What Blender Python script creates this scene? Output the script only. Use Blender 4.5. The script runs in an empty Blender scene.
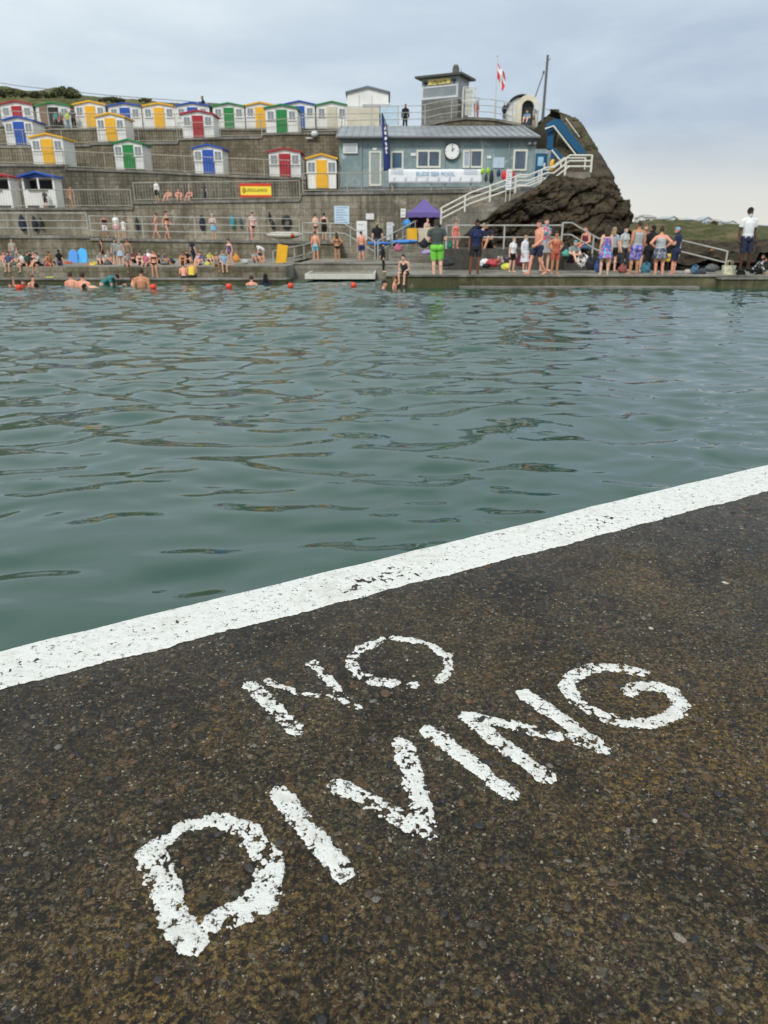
import bpy, math, random
import numpy as np
from mathutils import Vector, Matrix
C = bpy.context.scene.collection
sc = bpy.context.scene
R = math.radians
random.seed(7); RS = np.random.RandomState(11)

# ------------------------------------------------------------------ camera
F = 725.0; PITCH = R(20.6); CAMH = 1.15
CP, SP = math.cos(PITCH), math.sin(PITCH)
def ray(u, v):
    x = (u-384)/F; y = (v-512)/F
    return x, CP-y*SP, -SP-y*CP
def P(u, v, Y):                      # photo point -> world point at distance Y
    x, dy, dz = ray(u, v); k = Y/dy
    return Vector((x*k, Y, CAMH+dz*k))
def PZ(u, v, z=0.0):                 # photo point -> world point on level z
    x, dy, dz = ray(u, v); k = (z-CAMH)/dz
    return Vector((x*k, dy*k, z))
def ZV(v, Y): return P(384, v, Y).z
def XU(u, Y, z=1.0):                 # world x for photo column u at distance Y, level z
    d = Y*CP-(z-CAMH)*SP
    return (u-384)/F*d
cam = bpy.data.objects.new('camera', bpy.data.cameras.new('camera'))
C.objects.link(cam); sc.camera = cam
cam.location = (0, 0, CAMH); cam.rotation_euler = (math.pi/2-PITCH, 0, 0)
cam.data.sensor_fit = 'VERTICAL'; cam.data.sensor_height = 24.0
cam.data.lens = F/1024*24.0
cam.data.dof.use_dof = True; cam.data.dof.focus_distance = 2.05; cam.data.dof.aperture_fstop = 4.0
cam.data.clip_start = 0.05; cam.data.clip_end = 9000

# ------------------------------------------------------------------ noise
_perm = np.random.RandomState(3).permutation(4096)
def _h(ix, iy, iz=0):
    return _perm[(_perm[(_perm[ix & 4095]+iy) & 4095]+iz) & 4095]/4095.0
def vnoise(x, y, z=0.0):             # smooth value noise in 0..1, vectorised
    x = np.asarray(x, float); y = np.asarray(y, float); z = np.asarray(z, float)+0*x
    ix, iy, iz = np.floor(x).astype(int), np.floor(y).astype(int), np.floor(z).astype(int)
    fx, fy, fz = x-ix, y-iy, z-iz
    fx, fy, fz = [f*f*(3-2*f) for f in (fx, fy, fz)]
    r = 0
    for a in (0, 1):
        for b in (0, 1):
            for c in (0, 1):
                r = r+_h(ix+a, iy+b, iz+c)*(fx if a else 1-fx)*(fy if b else 1-fy)*(fz if c else 1-fz)
    return r
def fbm(x, y, z=0.0, o=4, g=0.5):
    r = 0; a = 1; t = 0
    for i in range(o):
        r = r+a*vnoise(x*2**i+17.3*i, y*2**i+9.1*i, np.asarray(z)*2**i+5.7*i); t += a; a *= g
    return r/t

# ------------------------------------------------------------------ object helpers
def tag(o, label=None, cat=None, group=None, kind=None):
    if label: o['label'] = label
    if cat: o['category'] = cat
    if group: o['group'] = group
    if kind: o['kind'] = kind
    return o
def empty(name, loc=(0, 0, 0), rz=0.0, label=None, cat=None, group=None, kind=None):
    o = bpy.data.objects.new(name, None); C.objects.link(o)
    o.location = loc; o.rotation_euler = (0, 0, rz); o.empty_display_size = 0.2
    return tag(o, label, cat, group, kind)
def link(name, me, m=None, parent=None, loc=None, smooth=False):
    o = bpy.data.objects.new(name, me); C.objects.link(o)
    if m is not None and not me.materials: me.materials.append(m)
    if parent is not None: o.parent = parent
    if loc is not None: o.location = loc
    if smooth: me.polygons.foreach_set('use_smooth', [True]*len(me.polygons))
    return o
def npmesh(name, V, Fc):             # V (n,3); Fc (m,k) int array of one face size, or list of lists
    me = bpy.data.meshes.new(name)
    if isinstance(Fc, np.ndarray):
        n, k = Fc.shape
        me.vertices.add(len(V)); me.vertices.foreach_set('co', np.asarray(V, np.float32).ravel())
        me.loops.add(n*k); me.loops.foreach_set('vertex_index', Fc.astype(np.int32).ravel())
        me.polygons.add(n); me.polygons.foreach_set('loop_start', np.arange(0, n*k, k, dtype=np.int32))
        me.update(calc_edges=True); me.validate()
    else:
        me.from_pydata([tuple(v) for v in V], [], [tuple(f) for f in Fc]); me.update()
    return me
def gridmesh(name, X, Y, Z):
    n, m = X.shape
    V = np.stack([X.ravel(), Y.ravel(), Z.ravel()], 1)
    i = np.arange(n*m).reshape(n, m)
    Fc = np.stack([i[:-1, :-1].ravel(), i[:-1, 1:].ravel(), i[1:, 1:].ravel(), i[1:, :-1].ravel()], 1)
    return npmesh(name, V, Fc)
class MB:                            # collects pieces of ONE mesh
    def __init__(s): s.v = []; s.f = []
    def add(s, vs, fs):
        b = len(s.v); s.v += [tuple(v) for v in vs]; s.f += [tuple(b+i for i in f) for f in fs]; return s
    def box(s, c, d, rz=0.0, rx=0.0, ry=0.0):
        M = Matrix.Translation(c) @ Matrix.Rotation(rz, 4, 'Z') @ Matrix.Rotation(rx, 4, 'X') @ Matrix.Rotation(ry, 4, 'Y')
        vs = [M @ Vector((x*d[0]/2, y*d[1]/2, z*d[2]/2)) for x in (-1, 1) for y in (-1, 1) for z in (-1, 1)]
        return s.add(vs, [(0, 1, 3, 2), (4, 6, 7, 5), (0, 4, 5, 1), (2, 3, 7, 6), (0, 2, 6, 4), (1, 5, 7, 3)])
    def bb(s, x0, x1, y0, y1, z0, z1): return s.box(((x0+x1)/2, (y0+y1)/2, (z0+z1)/2), (x1-x0, y1-y0, z1-z0))
    def prism(s, poly, y0, y1):      # poly [(x,z)] counter-clockwise seen from -Y
        n = len(poly)
        vs = [(x, y0, z) for x, z in poly]+[(x, y1, z) for x, z in poly]
        fs = [tuple(range(n)), tuple(reversed(range(n, 2*n)))]
        fs += [(i+n, (i+1) % n+n, (i+1) % n, i) for i in range(n)]
        return s.add(vs, fs)
    def slab(s, poly, z0, z1):       # poly [(x,y)] ccw from above
        n = len(poly)
        vs = [(x, y, z1) for x, y in poly]+[(x, y, z0) for x, y in poly]
        fs = [tuple(range(n)), tuple(reversed(range(n, 2*n)))]
        fs += [(i+n, (i+1) % n+n, (i+1) % n, i) for i in range(n)]
        return s.add(vs, fs)
    def tube(s, pts, r, n=8, r2=None, caps=True):
        pts = [Vector(p) for p in pts]; b = len(s.v); m = len(pts)
        rad = r if isinstance(r, (list, tuple)) else [r+(0 if r2 is None else (r2-r)*i/max(1, m-1)) for i in range(m)]
        prev = None
        for i, p in enumerate(pts):
            t = (pts[min(i+1, m-1)]-pts[max(i-1, 0)])
            t = t.normalized() if t.length > 1e-9 else Vector((0, 0, 1))
            a = t.orthogonal().normalized() if prev is None else (prev-t*prev.dot(t)).normalized()
            prev = a; c = t.cross(a)
            for k in range(n):
                w = 2*math.pi*k/n
                s.v.append(tuple(p+(a*math.cos(w)+c*math.sin(w))*rad[i]))
        for i in range(m-1):
            for k in range(n):
                k2 = (k+1) % n
                s.f.append((b+i*n+k, b+i*n+k2, b+(i+1)*n+k2, b+(i+1)*n+k))
        if caps:
            s.f.append(tuple(b+k for k in reversed(range(n)))); s.f.append(tuple(b+(m-1)*n+k for k in range(n)))
        return s
    def disc(s, c, r, th, n=28, axis='Y'):
        a = {'Y': Vector((0, 1, 0)), 'X': Vector((1, 0, 0)), 'Z': Vector((0, 0, 1))}[axis]
        return s.tube([Vector(c)-a*th/2, Vector(c)+a*th/2], r, n)
    def ell(s, c, r, n=12, m=8, M=None):
        b = len(s.v); c = Vector(c)
        for i in range(m+1):
            a = math.pi*i/m
            for k in range(n):
                w = 2*math.pi*k/n
                p = Vector((r[0]*math.sin(a)*math.cos(w), r[1]*math.sin(a)*math.sin(w), -r[2]*math.cos(a)))
                if M is not None: p = M @ p
                s.v.append(tuple(c+p))
        for i in range(m):
            for k in range(n):
                k2 = (k+1) % n
                s.f.append((b+i*n+k, b+i*n+k2, b+(i+1)*n+k2, b+(i+1)*n+k))
        return s
    def mesh(s, name):
        me = bpy.data.meshes.new(name); me.from_pydata(s.v, [], s.f); me.update(); return me
    def build(s, name, m=None, parent=None, smooth=False, loc=None): return link(name, s.mesh(name), m, parent, loc, smooth)

# ------------------------------------------------------------------ materials
class NT:
    def __init__(s, name, world=False):
        if world:
            s.m = bpy.data.worlds.new(name)
        else:
            s.m = bpy.data.materials.new(name)
        s.m.use_nodes = True; s.t = s.m.node_tree; s.t.nodes.clear()
    def n(s, typ, **kw):
        d = s.t.nodes.new(typ)
        for k, v in kw.items():
            if k in ('op', 'operation'): d.operation = v
            elif hasattr(d, k) and k not in ('Scale',): setattr(d, k, v)
        return d
    def l(s, a, b): s.t.links.new(a, b)
    def val(s, sock, v):
        if hasattr(v, 'is_output') or isinstance(v, bpy.types.NodeSocket): s.l(v, sock)
        else: sock.default_value = v
    def math(s, op, a, b=0.0, c=0.0, clamp=False):
        d = s.n('ShaderNodeMath', op=op); d.use_clamp = clamp
        for i, x in enumerate((a, b, c)): s.val(d.inputs[i], x)
        return d.outputs[0]
    def mix(s, f, a, b, bt='MIX'):
        d = s.n('ShaderNodeMix'); d.data_type = 'RGBA'; d.blend_type = bt
        s.val(d.inputs[0], f); s.val(d.inputs[6], col(a)); s.val(d.inputs[7], col(b)); return d.outputs[2]
    def noise(s, vec, scale, detail=4, rough=0.55, dist=0.0):
        d = s.n('ShaderNodeTexNoise'); s.l(vec, d.inputs['Vector'])
        d.inputs['Scale'].default_value = scale; d.inputs['Detail'].default_value = detail
        d.inputs['Roughness'].default_value = rough; d.inputs['Distortion'].default_value = dist
        return d.outputs['Fac']
    def vor(s, vec, scale, feature='F1', rnd=1.0):
        d = s.n('ShaderNodeTexVoronoi'); d.feature = feature; s.l(vec, d.inputs['Vector'])
        d.inputs['Scale'].default_value = scale; d.inputs['Randomness'].default_value = rnd
        return d
    def ramp(s, f, stops, interp='LINEAR'):
        d = s.n('ShaderNodeValToRGB'); s.l(f, d.inputs[0]); e = d.color_ramp.elements
        d.color_ramp.interpolation = interp
        while len(e) < len(stops): e.new(0.5)
        for x, (p, c) in zip(e, stops):
            x.position = p; x.color = col(c) if isinstance(c, (tuple, list)) else (c, c, c, 1)
        return d.outputs[0]
    def coord(s, which='Object', scale=None):
        d = s.n('ShaderNodeTexCoord').outputs[which]
        if scale:
            mp = s.n('ShaderNodeMapping'); s.l(d, mp.inputs[0]); mp.inputs['Scale'].default_value = scale; d = mp.outputs[0]
        return d
    def bsdf(s, color, rough=0.6, spec=0.5, metal=0.0, bump=None, bstr=0.3, bdist=0.01, **kw):
        b = s.n('ShaderNodeBsdfPrincipled'); o = s.n('ShaderNodeOutputMaterial'); s.l(b.outputs[0], o.inputs[0])
        s.val(b.inputs['Base Color'], col(color)); s.val(b.inputs['Roughness'], rough)
        s.val(b.inputs['Specular IOR Level'], spec); s.val(b.inputs['Metallic'], metal)
        if bump is not None:
            d = s.n('ShaderNodeBump'); d.inputs['Strength'].default_value = bstr; d.inputs['Distance'].default_value = bdist
            s.l(bump, d.inputs['Height']); s.l(d.outputs[0], b.inputs['Normal'])
        for k, v in kw.items(): s.val(b.inputs[k], v)
        s.b = b; return s.m
def col(c):
    if isinstance(c, (tuple, list)) and len(c) == 3: return (*c, 1.0)
    return c
def srgb(r, g, b):
    f = lambda x: (x/255/12.92) if x/255 <= 0.04045 else ((x/255+0.055)/1.055)**2.4
    return (f(r), f(g), f(b))
_pm = {}
def paint(c, rough=0.5, var=0.12, scale=3.0, spec=0.4, metal=0.0):
    """painted or moulded surface with slight dirt and unevenness"""
    k = (tuple(round(x, 4) for x in c), rough, var, scale, metal)
    if k in _pm: return _pm[k]
    t = NT('painted_surface'); v = t.coord()
    oi = t.n('ShaderNodeObjectInfo'); ad = t.n('ShaderNodeVectorMath', op='ADD'); t.l(v, ad.inputs[0]); t.l(t.math('MULTIPLY', oi.outputs['Random'], 60.0), ad.inputs[1]); v = ad.outputs[0]
    n = t.noise(v, scale, 5); f = t.ramp(n, [(0.3, 0.0), (0.75, 1.0)])
    cc = t.mix(f, tuple(x*(1-var) for x in c), tuple(min(1, x*(1+var*0.6)) for x in c))
    _pm[k] = t.bsdf(cc, rough, spec, metal, bump=t.noise(v, scale*12, 2), bstr=0.1, bdist=0.004); return _pm[k]

# ------------------------------------------------------------------ world
w = NT('World', world=True); sc.world = w.m
sky = w.n('ShaderNodeTexSky'); sky.sky_type = 'NISHITA'; sky.sun_disc = False
SUN_EL, SUN_AZ = 42, 200             # degrees; azimuth clockwise from +Y
sky.sun_elevation = R(SUN_EL); sky.sun_rotation = R(SUN_AZ)
sky.air_density = 1.0; sky.dust_density = 2.0
tc = w.n('ShaderNodeTexCoord').outputs['Generated']
sep = w.n('ShaderNodeSeparateXYZ'); w.l(tc, sep.inputs[0])
mp = w.n('ShaderNodeMapping'); w.l(tc, mp.inputs[0]); mp.inputs['Scale'].default_value = (1, 1, 3.2)
n1 = w.noise(mp.outputs[0], 2.4, 6, 0.55, 0.35)
n2 = w.noise(mp.outputs[0], 7.0, 5, 0.55, 0.2)
f1 = w.ramp(n1, [(0.40, 0.0), (0.60, 1.0)])
LIGHT = (7.1, 8.0, 8.6); DARK = (3.9, 4.8, 6.1); CREAM = (7.9, 7.75, 7.0)
dx = w.math('MULTIPLY_ADD', sep.outputs[0], 1.5, 0.38, clamp=True)       # heavier cloud towards the right
fm = w.math('MULTIPLY_ADD', f1, 0.4, w.math('MULTIPLY', dx, 0.62), clamp=True)
fm = w.math('MULTIPLY_ADD', w.math('SUBTRACT', n2, 0.5), 0.55, fm, clamp=True)
cl = w.mix(fm, LIGHT, DARK)
el = w.ramp(sep.outputs[2], [(0.0, 1.0), (0.05, 0.75), (0.13, 0.0)])
elr = w.math('MULTIPLY', el, w.math('MULTIPLY_ADD', sep.outputs[0], 1.6, 0.55, clamp=True))
cl = w.mix(elr, cl, CREAM)
zen = w.ramp(sep.outputs[2], [(0.16, 0.0), (0.6, 1.0)])
cl = w.mix(w.math('MULTIPLY', zen, 0.85), cl, (9.9, 11.0, 11.2))
skm = w.mix(0.93, sky.outputs[0], cl)
bg = w.n('ShaderNodeBackground'); w.l(skm, bg.inputs[0]); bg.inputs[1].default_value = 0.085
wo = w.n('ShaderNodeOutputWorld'); w.l(bg.outputs[0], wo.inputs[0])
sd = bpy.data.lights.new('sun', 'SUN'); sd.energy = 1.5; sd.angle = R(10); sd.color = (1.0, 0.96, 0.9)
so = bpy.data.objects.new('sun', sd); C.objects.link(so); so.location = (0, -20, 60)
_d = Vector((math.sin(R(SUN_AZ))*math.cos(R(SUN_EL)), math.cos(R(SUN_AZ))*math.cos(R(SUN_EL)), math.sin(R(SUN_EL))))
so.rotation_euler = _d.to_track_quat('Z', 'Y').to_euler()
sc.view_settings.view_transform = 'Standard'; sc.view_settings.look = 'None'
sc.view_settings.gamma = 1; sc.view_settings.use_curve_mapping = False
sc.view_settings.exposure = 0.32
sc.cycles.max_bounces = 6; sc.cycles.use_denoising = True

# ------------------------------------------------------------------ near deck
A0 = PZ(0, 651); B0 = PZ(768, 464)
ED = (B0-A0).normalized(); EN = Vector((ED.y, -ED.x, 0))          # EN points onto the deck, away from the water
def ST(p): d = Vector(p)-A0; return d.dot(ED), d.dot(EN)
EDGE_LEN = (B0-A0).length
wl = ST(PZ(0, 691))[1]; wr = ST(PZ(768, 492.5))[1]
print('stripe widths', wl, wr, 'len', EDGE_LEN, A0, B0)
def deck_h(x, y):
    return (fbm(x*3, y*3, 0.5, 3)-0.5)*0.014+(fbm(x*16, y*16, 2.5, 2)-0.5)*0.0035
def wobble(s): return (fbm(s*2.2, s*0+3.1, 0, 3)-0.5)*0.022        # uneven pool edge
EDV = np.array(ED); ENV = np.array(EN); A0V = np.array(A0)
def grade(c0, c1, step, lim0, lim1, g=1.25):
    a = list(np.arange(c0, c1, step)); d = step
    while a[-1] < lim1: d *= g; a.append(a[-1]+d)
    d = step; pre = []; x = c0
    while x > lim0: d *= g; x -= d; pre.append(x)
    return np.array(pre[::-1]+a)
ss = grade(-1.2, EDGE_LEN+0.6, 0.014, -40, 60)
tt = grade(0.03, 3.0, 0.014, 0.02, 26)
tt = tt[tt >= 0.03]
tt = np.concatenate([[0, 0.004, 0.014], tt])
S, T = np.meshgrid(ss, tt)
near = np.exp(-np.maximum(0, T-0.0)/0.05)
Tw = T+wobble(S)*near
X = A0V[0]+S*EDV[0]+Tw*ENV[0]; Yg = A0V[1]+S*EDV[1]+Tw*ENV[1]
Z = deck_h(X, Yg)
Z[0] -= 0.012; Z[1] -= 0.004
# drop the pool wall from the edge
Xe, Ye, Ze = X[0], Yg[0], Z[0]
rows = [(-0.05, 0.0), (-0.2, 0.006), (-0.5, 0.0), (-1.8, 0.0)]
Xs = np.array([Xe for _ in rows[::-1]]); Ys = np.array([Ye for _ in rows]); Zs = np.array([Ze+r[0] for r in rows[::-1]])
me = gridmesh('deck', np.vstack([Xs, X]), np.vstack([Ys, Yg]), np.vstack([Zs, Z]))
def concrete_wet():
    t = NT('wet_exposed_aggregate_concrete'); v = t.coord()
    big = t.noise(v, 1.1, 5, 0.6, 0.4); mid = t.noise(v, 12, 6, 0.7, 0.8); fine = t.noise(v, 85, 6, 0.75, 0.6); vf = t.noise(v, 330, 3, 0.7)
    base = t.mix(t.ramp(mid, [(0.40, 0.0), (0.62, 1.0)]), srgb(24, 21, 14), srgb(70, 57, 27))
    base = t.mix(t.math('MULTIPLY', t.ramp(big, [(0.42, 0.0), (0.60, 1.0)]), 0.8), base, srgb(44, 40, 33))
    base = t.mix(t.ramp(fine, [(0.48, 0.0), (0.62, 1.0)]), base, t.mix(t.ramp(big, [(0.40, 0.0), (0.60, 1.0)]), srgb(142, 112, 56), srgb(104, 94, 72)))  # grain shading put into the colour: golden highlights here, near-black gaps below
    base = t.mix(t.ramp(fine, [(0.37, 1.0), (0.47, 0.0)]), base, srgb(15, 12, 10))
    base = t.mix(t.math('MULTIPLY', t.ramp(vf, [(0.36, 1.0), (0.5, 0.0)]), 0.85), base, srgb(13, 11, 9))
    dt = t.n('ShaderNodeVectorMath', op='DOT_PRODUCT'); sb = t.n('ShaderNodeVectorMath', op='SUBTRACT'); t.l(v, sb.inputs[0]); sb.inputs[1].default_value = tuple(A0); t.l(sb.outputs[0], dt.inputs[0]); dt.inputs[1].default_value = tuple(EN)
    wetf = t.ramp(t.math('MULTIPLY_ADD', t.math('SUBTRACT', t.noise(v, 1.3, 5, 0.65, 0.5), 0.5), 2.4, dt.outputs['Value']), [(0.40, 1.0), (1.05, 0.0)])
    base = t.mix(t.math('MULTIPLY', wetf, 0.85), base, t.mix(t.ramp(fine, [(0.4, 0.0), (0.62, 1.0)]), srgb(20, 18, 16), srgb(66, 60, 51)))
    pat = t.ramp(t.noise(v, 3.4, 6, 0.7, 0.8), [(0.36, 0.38), (0.5, 0.98), (0.64, 1.45)])
    base = t.mix(1.0, base, pat, 'MULTIPLY')
    crk = t.vor(v, 1.3, 'DISTANCE_TO_EDGE'); nv_ = t.n('ShaderNodeTexNoise'); t.l(v, nv_.inputs['Vector']); nv_.inputs['Scale'].default_value = 5; nv_.inputs['Detail'].default_value = 5
    av_ = t.n('ShaderNodeVectorMath', op='ADD'); t.l(v, av_.inputs[0]); sv_ = t.n('ShaderNodeVectorMath', op='SCALE'); t.l(nv_.outputs['Color'], sv_.inputs[0]); sv_.inputs['Scale'].default_value = 0.35; t.l(sv_.outputs[0], av_.inputs[1]); t.l(av_.outputs[0], crk.inputs['Vector'])
    ckm = t.math('MULTIPLY', t.ramp(crk.outputs['Distance'], [(0.002, 1.0), (0.006, 0.0)]), t.ramp(t.noise(v, 2.1, 3), [(0.52, 0.0), (0.6, 0.7)]))
    base = t.mix(ckm, base, (0.004, 0.004, 0.003))
    hs = []
    def warp(scale, amt):
        dv = t.n('ShaderNodeVectorMath', op='ADD'); nn = t.n('ShaderNodeTexNoise'); t.l(v, nn.inputs['Vector']); nn.inputs['Scale'].default_value = scale; nn.inputs['Detail'].default_value = 3
        sc_ = t.n('ShaderNodeVectorMath', op='SCALE'); t.l(nn.outputs['Color'], sc_.inputs[0]); sc_.inputs['Scale'].default_value = amt
        t.l(v, dv.inputs[0]); t.l(sc_.outputs[0], dv.inputs[1]); return dv.outputs[0]
    w1, w2 = warp(55, 0.022), warp(140, 0.010)
    for scale, thr, pal, op_, vv in ((34, 0.56, [(0.0, srgb(34, 31, 29)), (0.3, srgb(60, 52, 42)), (0.5, srgb(88, 82, 72)), (0.65, srgb(46, 38, 30)), (0.85, srgb(104, 78, 48))], 0.85, w1),
                                 (70, 0.52, [(0.0, srgb(24, 23, 24)), (0.25, srgb(70, 62, 52)), (0.45, srgb(96, 72, 44)), (0.62, srgb(44, 38, 32)), (0.82, srgb(116, 108, 94)), (0.93, srgb(84, 60, 38))], 0.75, w1),
                                 (150, 0.47, [(0.0, srgb(34, 29, 24)), (0.3, srgb(100, 78, 48)), (0.5, srgb(26, 24, 23)), (0.72, srgb(120, 110, 92)), (0.88, srgb(88, 62, 34)), (0.97, srgb(186, 174, 150))], 0.8, w2),
                                 (360, 0.54, [(0.0, srgb(26, 21, 17)), (0.45, srgb(104, 82, 48)), (0.7, srgb(50, 42, 33)), (0.87, srgb(140, 126, 100)), (0.98, srgb(214, 204, 184))], 0.7, w2)):
        vo = t.vor(vv, scale); wn = t.n('ShaderNodeTexWhiteNoise'); wn.noise_dimensions = '3D'; t.l(vo.outputs['Position'], wn.inputs['Vector'])
        pc = t.ramp(wn.outputs['Value'], pal, 'CONSTANT')
        dist = vo.outputs['Distance']
        pick = t.math('GREATER_THAN', t.noise(vo.outputs['Position'], 37, 1), thr)
        rad = t.math('MULTIPLY_ADD', wn.outputs['Value'], 0.3, 0.2)
        m = t.math('MULTIPLY', t.math('MULTIPLY_ADD', t.math('SUBTRACT', rad, dist), 9.0, 0.5, clamp=True), pick)
        base = t.mix(t.math('MULTIPLY', t.math('MULTIPLY', m, op_), t.ramp(fine, [(0.36, 0.35), (0.5, 1.0)])), base, pc)
        hs.append(t.math('MULTIPLY', t.math('MULTIPLY', m, t.math('SUBTRACT', 0.55, dist)), 40/scale))
    h = t.math('ADD', t.math('ADD', t.math('ADD', hs[0], hs[1]), t.math('ADD', hs[2], hs[3])), t.math('MULTIPLY', fine, 0.9))
    h = t.math('ADD', h, t.math('MULTIPLY', vf, 0.22))
    rough = t.math('SUBTRACT', t.ramp(t.noise(v, 5, 4, 0.6), [(0.3, 0.32), (0.7, 0.64)]), t.math('MULTIPLY', wetf, 0.12))
    return t.bsdf(base, rough, 0.30, bump=h, bstr=1.0, bdist=0.010)
M_DECK = concrete_wet()
deck = link('deck', me, M_DECK, smooth=True); tag(deck, kind='structure')

def white_paint(pit=0.5, dirt=0.5):
    t = NT('worn_white_paint'); v = t.coord()
    a = t.noise(v, 45, 6, 0.7, 0.3); b = t.noise(v, 170, 4, 0.7); c = t.noise(v, 6, 4, 0.6)
    m = t.math('MULTIPLY_ADD', c, 0.10, t.math('MULTIPLY_ADD', a, 0.55, t.math('MULTIPLY', b, 0.45)))
    pits = t.ramp(m, [(0.435+0.07*pit, 1.0), (0.46+0.07*pit, 0.0)])
    stain = t.ramp(t.math('MULTIPLY_ADD', t.noise(v, 3, 3), 0.5, t.math('MULTIPLY', t.noise(v, 24, 5, 0.7, 0.5), 0.6)), [(0.56, 0.0), (0.72, 1.0)])
    cc = t.mix(t.math('MULTIPLY', stain, 0.5*dirt), (0.74, 0.73, 0.69), (0.42, 0.38, 0.30))
    cc = t.mix(pits, cc, (0.085, 0.07, 0.05))
    h = t.math('ADD', t.math('MULTIPLY', pits, -0.7), t.math('MULTIPLY', b, 0.6))
    return t.bsdf(cc, 0.55, 0.35, bump=h, bstr=1.0, bdist=0.006)
M_LET = white_paint(0.40, 1.25); M_STRIPE = white_paint(0.12, 0.9)

def paint_sheet(name, fn, x0, x1, y0, y1, h, mat, parent=None, thick=0.0028, frame=None, lift=0.0007):
    """marching squares of the field fn>0 laid on the uneven deck; frame maps local grid coords to x,y"""
    xs = np.arange(x0, x1+h, h); ys = np.arange(y0, y1+h, h)
    GX, GY = np.meshgrid(xs, ys)
    WX, WY = (GX, GY) if frame is None else frame(GX, GY)
    Fv = fn(GX, GY, WX, WY); n, m = Fv.shape
    idx = {}; V = []; FC = []
    ins = Fv > 0
    def gv(i, j):
        k = (i, j)
        if k not in idx: idx[k] = len(V); V.append((GX[i, j], GY[i, j], Fv[i, j]))
        return idx[k]
    def ev(a, b):
        k = (a, b) if a < b else (b, a)
        if k not in idx:
            p, q = k; fa, fb = Fv[p], Fv[q]; t = fa/(fa-fb); t = min(0.98, max(0.02, t))
            idx[k] = len(V); V.append((GX[p]+(GX[q]-GX[p])*t, GY[p]+(GY[q]-GY[p])*t, 0.0))
        return idx[k]
    c = ins[:-1, :-1].astype(int)+ins[1:, :-1]+ins[:-1, 1:]+ins[1:, 1:]
    for i, j in zip(*np.nonzero(c)):
        cs = [(i, j), (i, j+1), (i+1, j+1), (i+1, j)]
        if c[i, j] == 4: FC.append([gv(*q) for q in cs]); continue
        poly = []
        for a in range(4):
            p, q = cs[a], cs[(a+1) % 4]
            if ins[p]: poly.append(gv(*p))
            if ins[p] != ins[q]: poly.append(ev(p, q))
        if len(poly) >= 3: FC.append(poly)
    V = np.array(V)
    x, y = (V[:, 0], V[:, 1]) if frame is None else frame(V[:, 0], V[:, 1])
    z = deck_h(x, y)+lift+np.clip(V[:, 2]/0.006, 0, 1)*thick*(0.65+0.7*fbm(x*90, y*90, 1.0, 2))
    return link(name, npmesh(name, np.stack([x, y, z], 1), FC), mat, parent, smooth=True)

def seg_dist(x, y, pts, rads):
    best = np.full(x.shape, -9.0)
    for (a, b, ra, rb) in zip(pts[:-1], pts[1:], rads[:-1], rads[1:]):
        ax, ay = a.x, a.y; dx_, dy_ = b.x-ax, b.y-ay; L = dx_*dx_+dy_*dy_
        t = np.clip(((x-ax)*dx_+(y-ay)*dy_)/L, 0, 1)
        d = np.hypot(x-ax-t*dx_, y-ay-t*dy_)
        best = np.maximum(best, ra+(rb-ra)*t-d)
    return best
def letter(name, strokes, parent, wear=0.0, label=None):
    pts = [([PZ(*q) for q in s[0]], [s[1]]*len(s[0]) if not isinstance(s[1], list) else s[1], s[2] if len(s) > 2 else 0) for s in strokes]
    ax = [p.x for s in pts for p in s[0]]; ay = [p.y for s in pts for p in s[0]]
    def fn(gx, gy, x, y):
        f = np.full(x.shape, -9.0)
        jag = (fbm(x*30, y*30, 7.0, 3, 0.7)-0.5)*0.020+(fbm(x*110, y*110, 3.0, 3, 0.75)-0.5)*0.018
        for p, r, wv in pts:
            q = seg_dist(x, y, p, r)+jag
            holes = 0.72*fbm(x*85, y*85, 11.0, 3, 0.75)+0.28*fbm(x*26, y*26, 5.0, 2)
            q = np.where(holes < 0.42+wear+wv, np.minimum(q, (holes-(0.42+wear+wv))*0.06), q)
            f = np.maximum(f, q)
        return f
    o = paint_sheet(name, fn, min(ax)-0.06, max(ax)+0.06, min(ay)-0.06, max(ay)+0.06, 0.0019, M_LET, parent)
    if label: o['label'] = label
    return o
no = empty('painted_word', PZ(350, 680), 0, 'small worn word NO painted in white on the dark wet deck', 'painted lettering')
dv = empty('painted_word', PZ(400, 790), 0, 'large word DIVING painted in white, nearest the camera on the wet deck', 'painted lettering')
inv = lambda o, e: setattr(o, 'matrix_parent_inverse', Matrix.Translation(-e.location))
rD = 0.031
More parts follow.
